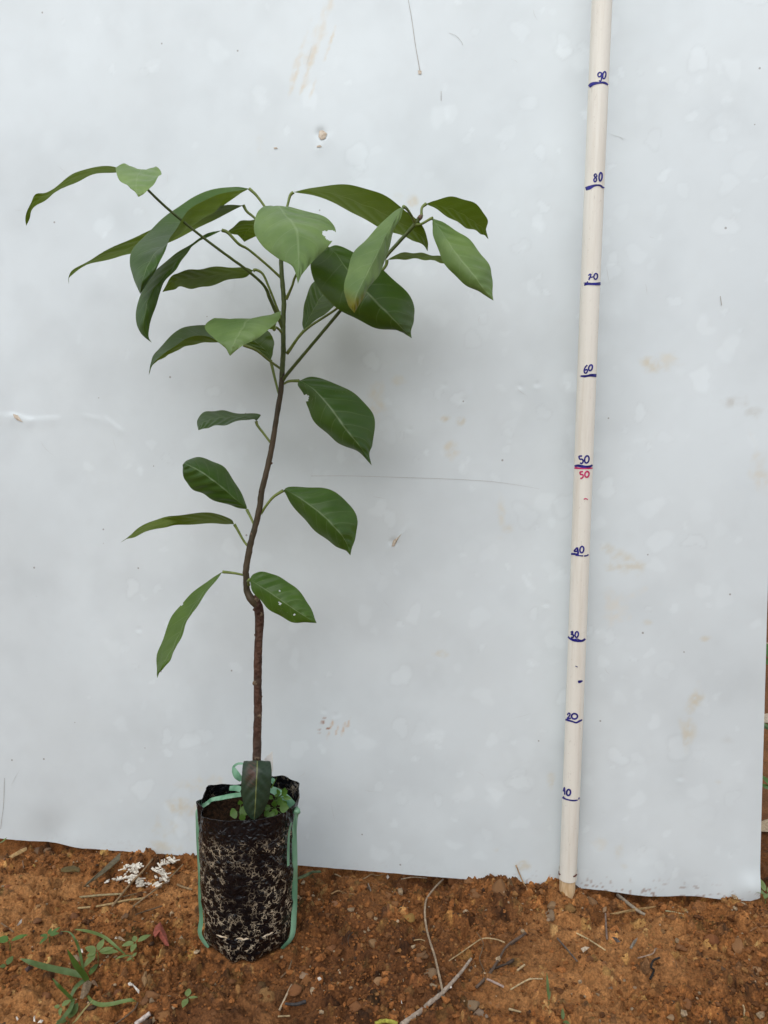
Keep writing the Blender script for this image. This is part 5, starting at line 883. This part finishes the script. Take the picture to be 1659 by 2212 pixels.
crumbs_heap('smaller rounded patch of white fibres nearer to the bag', [(1385, 260, 38, 26), (1390, 300, 34, 22), (1410, 220, 18, 12), (1420, 360, 18, 22), (1370, 410, 20, 8), (1490, 190, 16, 16)], 80, 5)

# stones and clods
RM = []
for k in range(10):
    V = 1.25*rock_np(I3, 100 + k, (1, rng.uniform(.7, 1), rng.uniform(.5, .75)), .7); V += .05*(fbm(V[:, 0]*5, V[:, 1]*5 + V[:, 2]*4, 300 + k, 3) - .5)[:, None]*V; me = bpy.data.meshes.new('stone'); me.from_pydata(V.tolist(), [], IF3.tolist()); me.polygons.foreach_set('use_smooth', np.ones(len(me.polygons), bool)); me.materials.append(MT['stone']); RM.append(me)
def stone(label, reg, x, y, wpx, col, name='stone', cat='stone', ratio=.75, k=None, group=None, sink=.25):
    r = wpx*REG[reg][2]/1.8228/1673*.87/1.0; p = G(reg, x, y); p = np.array([p[0], p[1] + r*.3, gh(p[0], p[1]) + r*.10])
    o = bpy.data.objects.new(name, RM[(k if k is not None else int(rng.integers(10)))]); COL.objects.link(o); o.location = (p[0], p[1], p[2] - r*sink*.6); o.scale = (r, r, r*ratio*1.3); o.rotation_euler = (rng.uniform(-.2, .2), rng.uniform(-.2, .2), rng.uniform(0, 6.28)); o.color = (*col, 1); return tag(o, label, cat, group)
OC = (.25, .105, .038); OL = (.33, .16, .065); TN = (.40, .29, .18); GS = (.25, .215, .155); BR = (.15, .085, .045)
for a in [('grey-green stone near the pole foot, left of it', 'R8', 268, 985, 52, GS), ('tan stone behind the grey-green stone at the pole foot', 'R8', 292, 912, 38, (.34, .25, .15)), ('brown stone right of the pole foot', 'R8', 545, 890, 42, (.22, .14, .075)), ('pale stone right of the brown one near the pole', 'R8', 612, 952, 28, TN), ('yellowish clod at the very foot of the pole', 'R8', 392, 935, 48, (.27, .165, .055)),
          ('orange clod under the board left of the pole foot', 'R8', 208, 832, 26, OL), ('small cream pebble in front of the grey-green stone', 'R8', 255, 1030, 14, (.45, .37, .27)), ('small grey pebble beside the cream pebble', 'R8', 315, 1060, 15, (.33, .29, .24)), ('rounded tan stone at lower right', 'R8', 1590, 1355, 46, (.44, .27, .14)), ('large flat orange clod at right below the board', 'R8', 1480, 1215, 58, (.36, .19, .085)),
          ('brick-red stone below the board at right', 'R8', 1310, 1150, 50, (.23, .085, .035)), ('brown clod left of the brick-red stone', 'R8', 1100, 1195, 40, (.26, .12, .05)), ('greyish pebble above the brown clod', 'R8', 1082, 1150, 22, (.34, .27, .17)), ('pale pebble low at the bottom, right half', 'R8', 1048, 1632, 22, (.42, .32, .20)), ('ochre pebble below the right part of the board', 'R8', 1042, 1028, 16, (.42, .24, .09)),
          ('dark round pebble right of the black twig', 'R8', 1375, 1325, 18, (.10, .075, .055)), ('brown pebble at the right, below the dark round one', 'R8', 1440, 1465, 22, (.16, .075, .035)), ('grey pebble in the crumbly patch below the pole', 'R8', 660, 1447, 15, (.19, .16, .12)), ('pale pebble in the crumbly patch below the pole', 'R8', 812, 1446, 13, (.42, .32, .22)), ('small grey stone at the lower left of the pole', 'R8', 342, 1578, 15, (.30, .26, .20)),
          ('crusted olive stone under the board, right of the pole', 'R8', 990, 1090, 18, (.20, .13, .06)), ('mud clod stuck to the right corner of the board', 'R8', 1562, 868, 48, (.27, .12, .045)), ('smaller mud clod left of the one at the board corner', 'R8', 1485, 872, 40, (.26, .12, .045)),
          ('flat grey-tan stone left of the thin curving stem', 'R7', 612, 722, 46, (.34, .225, .115)), ('brown stone right beside the thin curving stem', 'R7', 920, 775, 36, (.21, .135, .08)), ('flat grey stone above the grey twig', 'R7', 985, 905, 52, (.29, .225, .145)), ('crumbly whitish lump below the bag', 'R7', 165, 868, 34, (.40, .31, .22)), ('pale orange stone in the lower middle', 'R7', 642, 940, 36, (.44, .27, .14)),
          ('grey-green crusty lump right of the grey twig', 'R7', 1270, 1105, 48, (.29, .24, .16)), ('light grey lump below the crusty lump', 'R7', 1310, 1165, 40, (.36, .31, .25)), ('small white-grey pebble beside the light grey lump', 'R7', 1352, 1168, 16, (.42, .37, .32)), ('orange clod under the board left of the curving stem', 'R7', 705, 395, 42, OL), ('broken orange clod below the first one', 'R7', 755, 440, 32, OL), ('hollow orange clod in front of the broken clods', 'R7', 588, 512, 46, (.34, .165, .06)),
          ('yellowish crumbling clod left of the curving stem', 'R7', 850, 512, 46, (.40, .26, .07)), ('pinkish pebble right of the bag', 'R7', 365, 445, 30, (.32, .17, .10)), ('big brown clod against the board, right of the curving stem', 'R7', 1285, 380, 66, (.23, .12, .055)), ('big crusted clod left of the leaning straw', 'R7', 1435, 360, 78, (.24, .13, .06)), ('tall clod touching the board right of the curving stem', 'R7', 1140, 285, 52, OC), ('flat orange slab touching the board', 'R7', 1245, 288, 52, OL),
          ('orange slab of soil against the board beside the bag', 'R7', 190, 222, 50, (.32, .15, .06)), ('stone lump left of the slab, near the bag', 'R7', 150, 385, 30, OC), ('sharp orange stone right of the bag foot', 'R7', 345, 690, 36, (.27, .12, .055)), ('tan pebble below the bag', 'R7', 180, 755, 14, (.40, .28, .13)), ('orange stone at lower left of the middle', 'R7', 180, 950, 44, (.30, .13, .045)), ('smooth dark-orange stone at the bottom left of the twig', 'R7', 95, 985, 50, (.24, .10, .04)),
          ('brown-orange flat stone at the bottom middle', 'R7', 500, 1110, 44, (.22, .095, .04)), ('small orange pebble on the twig side', 'R7', 1285, 872, 12, (.55, .30, .14)), ('round pale pebble near the lower right twig', 'R7', 1378, 1100, 12, (.42, .22, .10)),
          ('grey crusted clod under the board at left', 'G1', 325, 120, 82, (.25, .185, .125)), ('second grey crusted clod, right against the first', 'G1', 405, 85, 44, (.23, .17, .11)), ('orange stone left of the grey crusted clod', 'G1', 195, 100, 40, (.30, .13, .05)), ('pale orange pebble below the grey crusted clod', 'G1', 462, 250, 34, (.38, .20, .10)), ('reddish-brown buried stone left of the bag', 'G1', 625, 690, 56, (.19, .085, .045)), ('dark clod beside the reddish-brown buried stone', 'G1', 750, 750, 48, (.10, .058, .038)),
          ('broad flat tan stone at lower left of the bag', 'G1', 1300, 1395, 92, (.25, .125, .055)), ('orange stone below the broad flat one', 'G1', 1430, 1500, 66, (.31, .15, .055)), ('small stone left under the broad flat one', 'G1', 1250, 1475, 46, (.20, .10, .05)), ('red-brown round stone low at left', 'G1', 405, 1365, 40, (.20, .085, .04)), ('orange stone above the red-brown one at left', 'G1', 490, 1210, 38, (.33, .13, .05)), ('yellowish stone right of the grass', 'G1', 1255, 1105, 32, (.36, .20, .07)), ('dark red clod right of the grass heart', 'G1', 1005, 1345, 42, (.15, .06, .035)),
          ('small ochre pebble upper left of the grass', 'G1', 335, 640, 22, (.40, .25, .12)), ('brown stone above the white chip at left', 'G1', 320, 735, 40, (.17, .08, .04)), ('bluish pebble at left edge under the board', 'G1', 42, 200, 12, (.30, .28, .27)), ('pale round pebble above the seedlings', 'G1', 1058, 825, 15, (.46, .33, .20)), ('cream pebble left of the broad-leaved seedling', 'G1', 278, 942, 9, (.55, .42, .30)), ('orange-red stone among the upper left crumbs', 'G1', 60, 425, 44, (.28, .10, .04)), ('grey stone below the two straw stalks', 'G1', 1090, 720, 32, (.17, .115, .075))]: stone(*a)
gl_ = 'small reddish-brown pebble among the soil crumbs'
for k in range(150):
    x = rng.uniform(-.36, .40); y = rng.uniform(.675, .93)
    db = -((x - B0[0])*BNb[0] + (y - B0[1])*BNb[1])
    if db < .012 or math.hypot(x - BAGC[0], y - BAGC[1]) < .062: continue
    r = .0018*(1/(rng.random()*.9 + .1))**.5; o = bpy.data.objects.new('pebble', RM[int(rng.integers(10))]); COL.objects.link(o); o.location = (x, y, gh(x, y)); o.scale = (r, r, r*.8); o.rotation_euler = (rng.uniform(-.3, .3), rng.uniform(-.3, .3), rng.uniform(0, 6.28))
    c = np.array([.23, .10, .04])*rng.uniform(.55, 1.4); o.color = (*c, 1); tag(o, gl_, 'pebble', 'small pebbles strewn over the soil')

# unseen leaf screen added behind the camera to shade the foot of the board
simple('shade_hedge_leaf', (.030, .060, .016), (.060, .105, .028), 20, .6, .3)
nl = 15000; hx = rng.uniform(-3.2, 3.2, nl); hy = rng.uniform(-2.8, -2.1, nl)
ht = 1.20 + .30*(fbm(hx*1.1 + 4, hx*0, 171, 3) - .5)*2 ; hz = rng.random(nl)**.8*ht
ax = rng.normal(size=(nl, 3)); ax /= np.linalg.norm(ax, axis=1)[:, None]; bx = np.cross(ax, rng.normal(size=(nl, 3))); bx /= np.linalg.norm(bx, axis=1)[:, None]
cc_ = np.stack([hx, hy, hz], -1); La = rng.uniform(.04, .09, nl)[:, None]; Lb = La*.45
Vh = np.stack([cc_ - ax*La, cc_ + bx*Lb, cc_ + ax*La, cc_ - bx*Lb], 1).reshape(-1, 3)
hd = mk('shade_hedge', Vh, np.arange(nl*4).reshape(-1, 4), MT['shade_hedge_leaf'], smooth=False); tag(hd, 'dense green foliage added out of view behind the camera to shade the board', 'shade_hedge', kind='stuff')
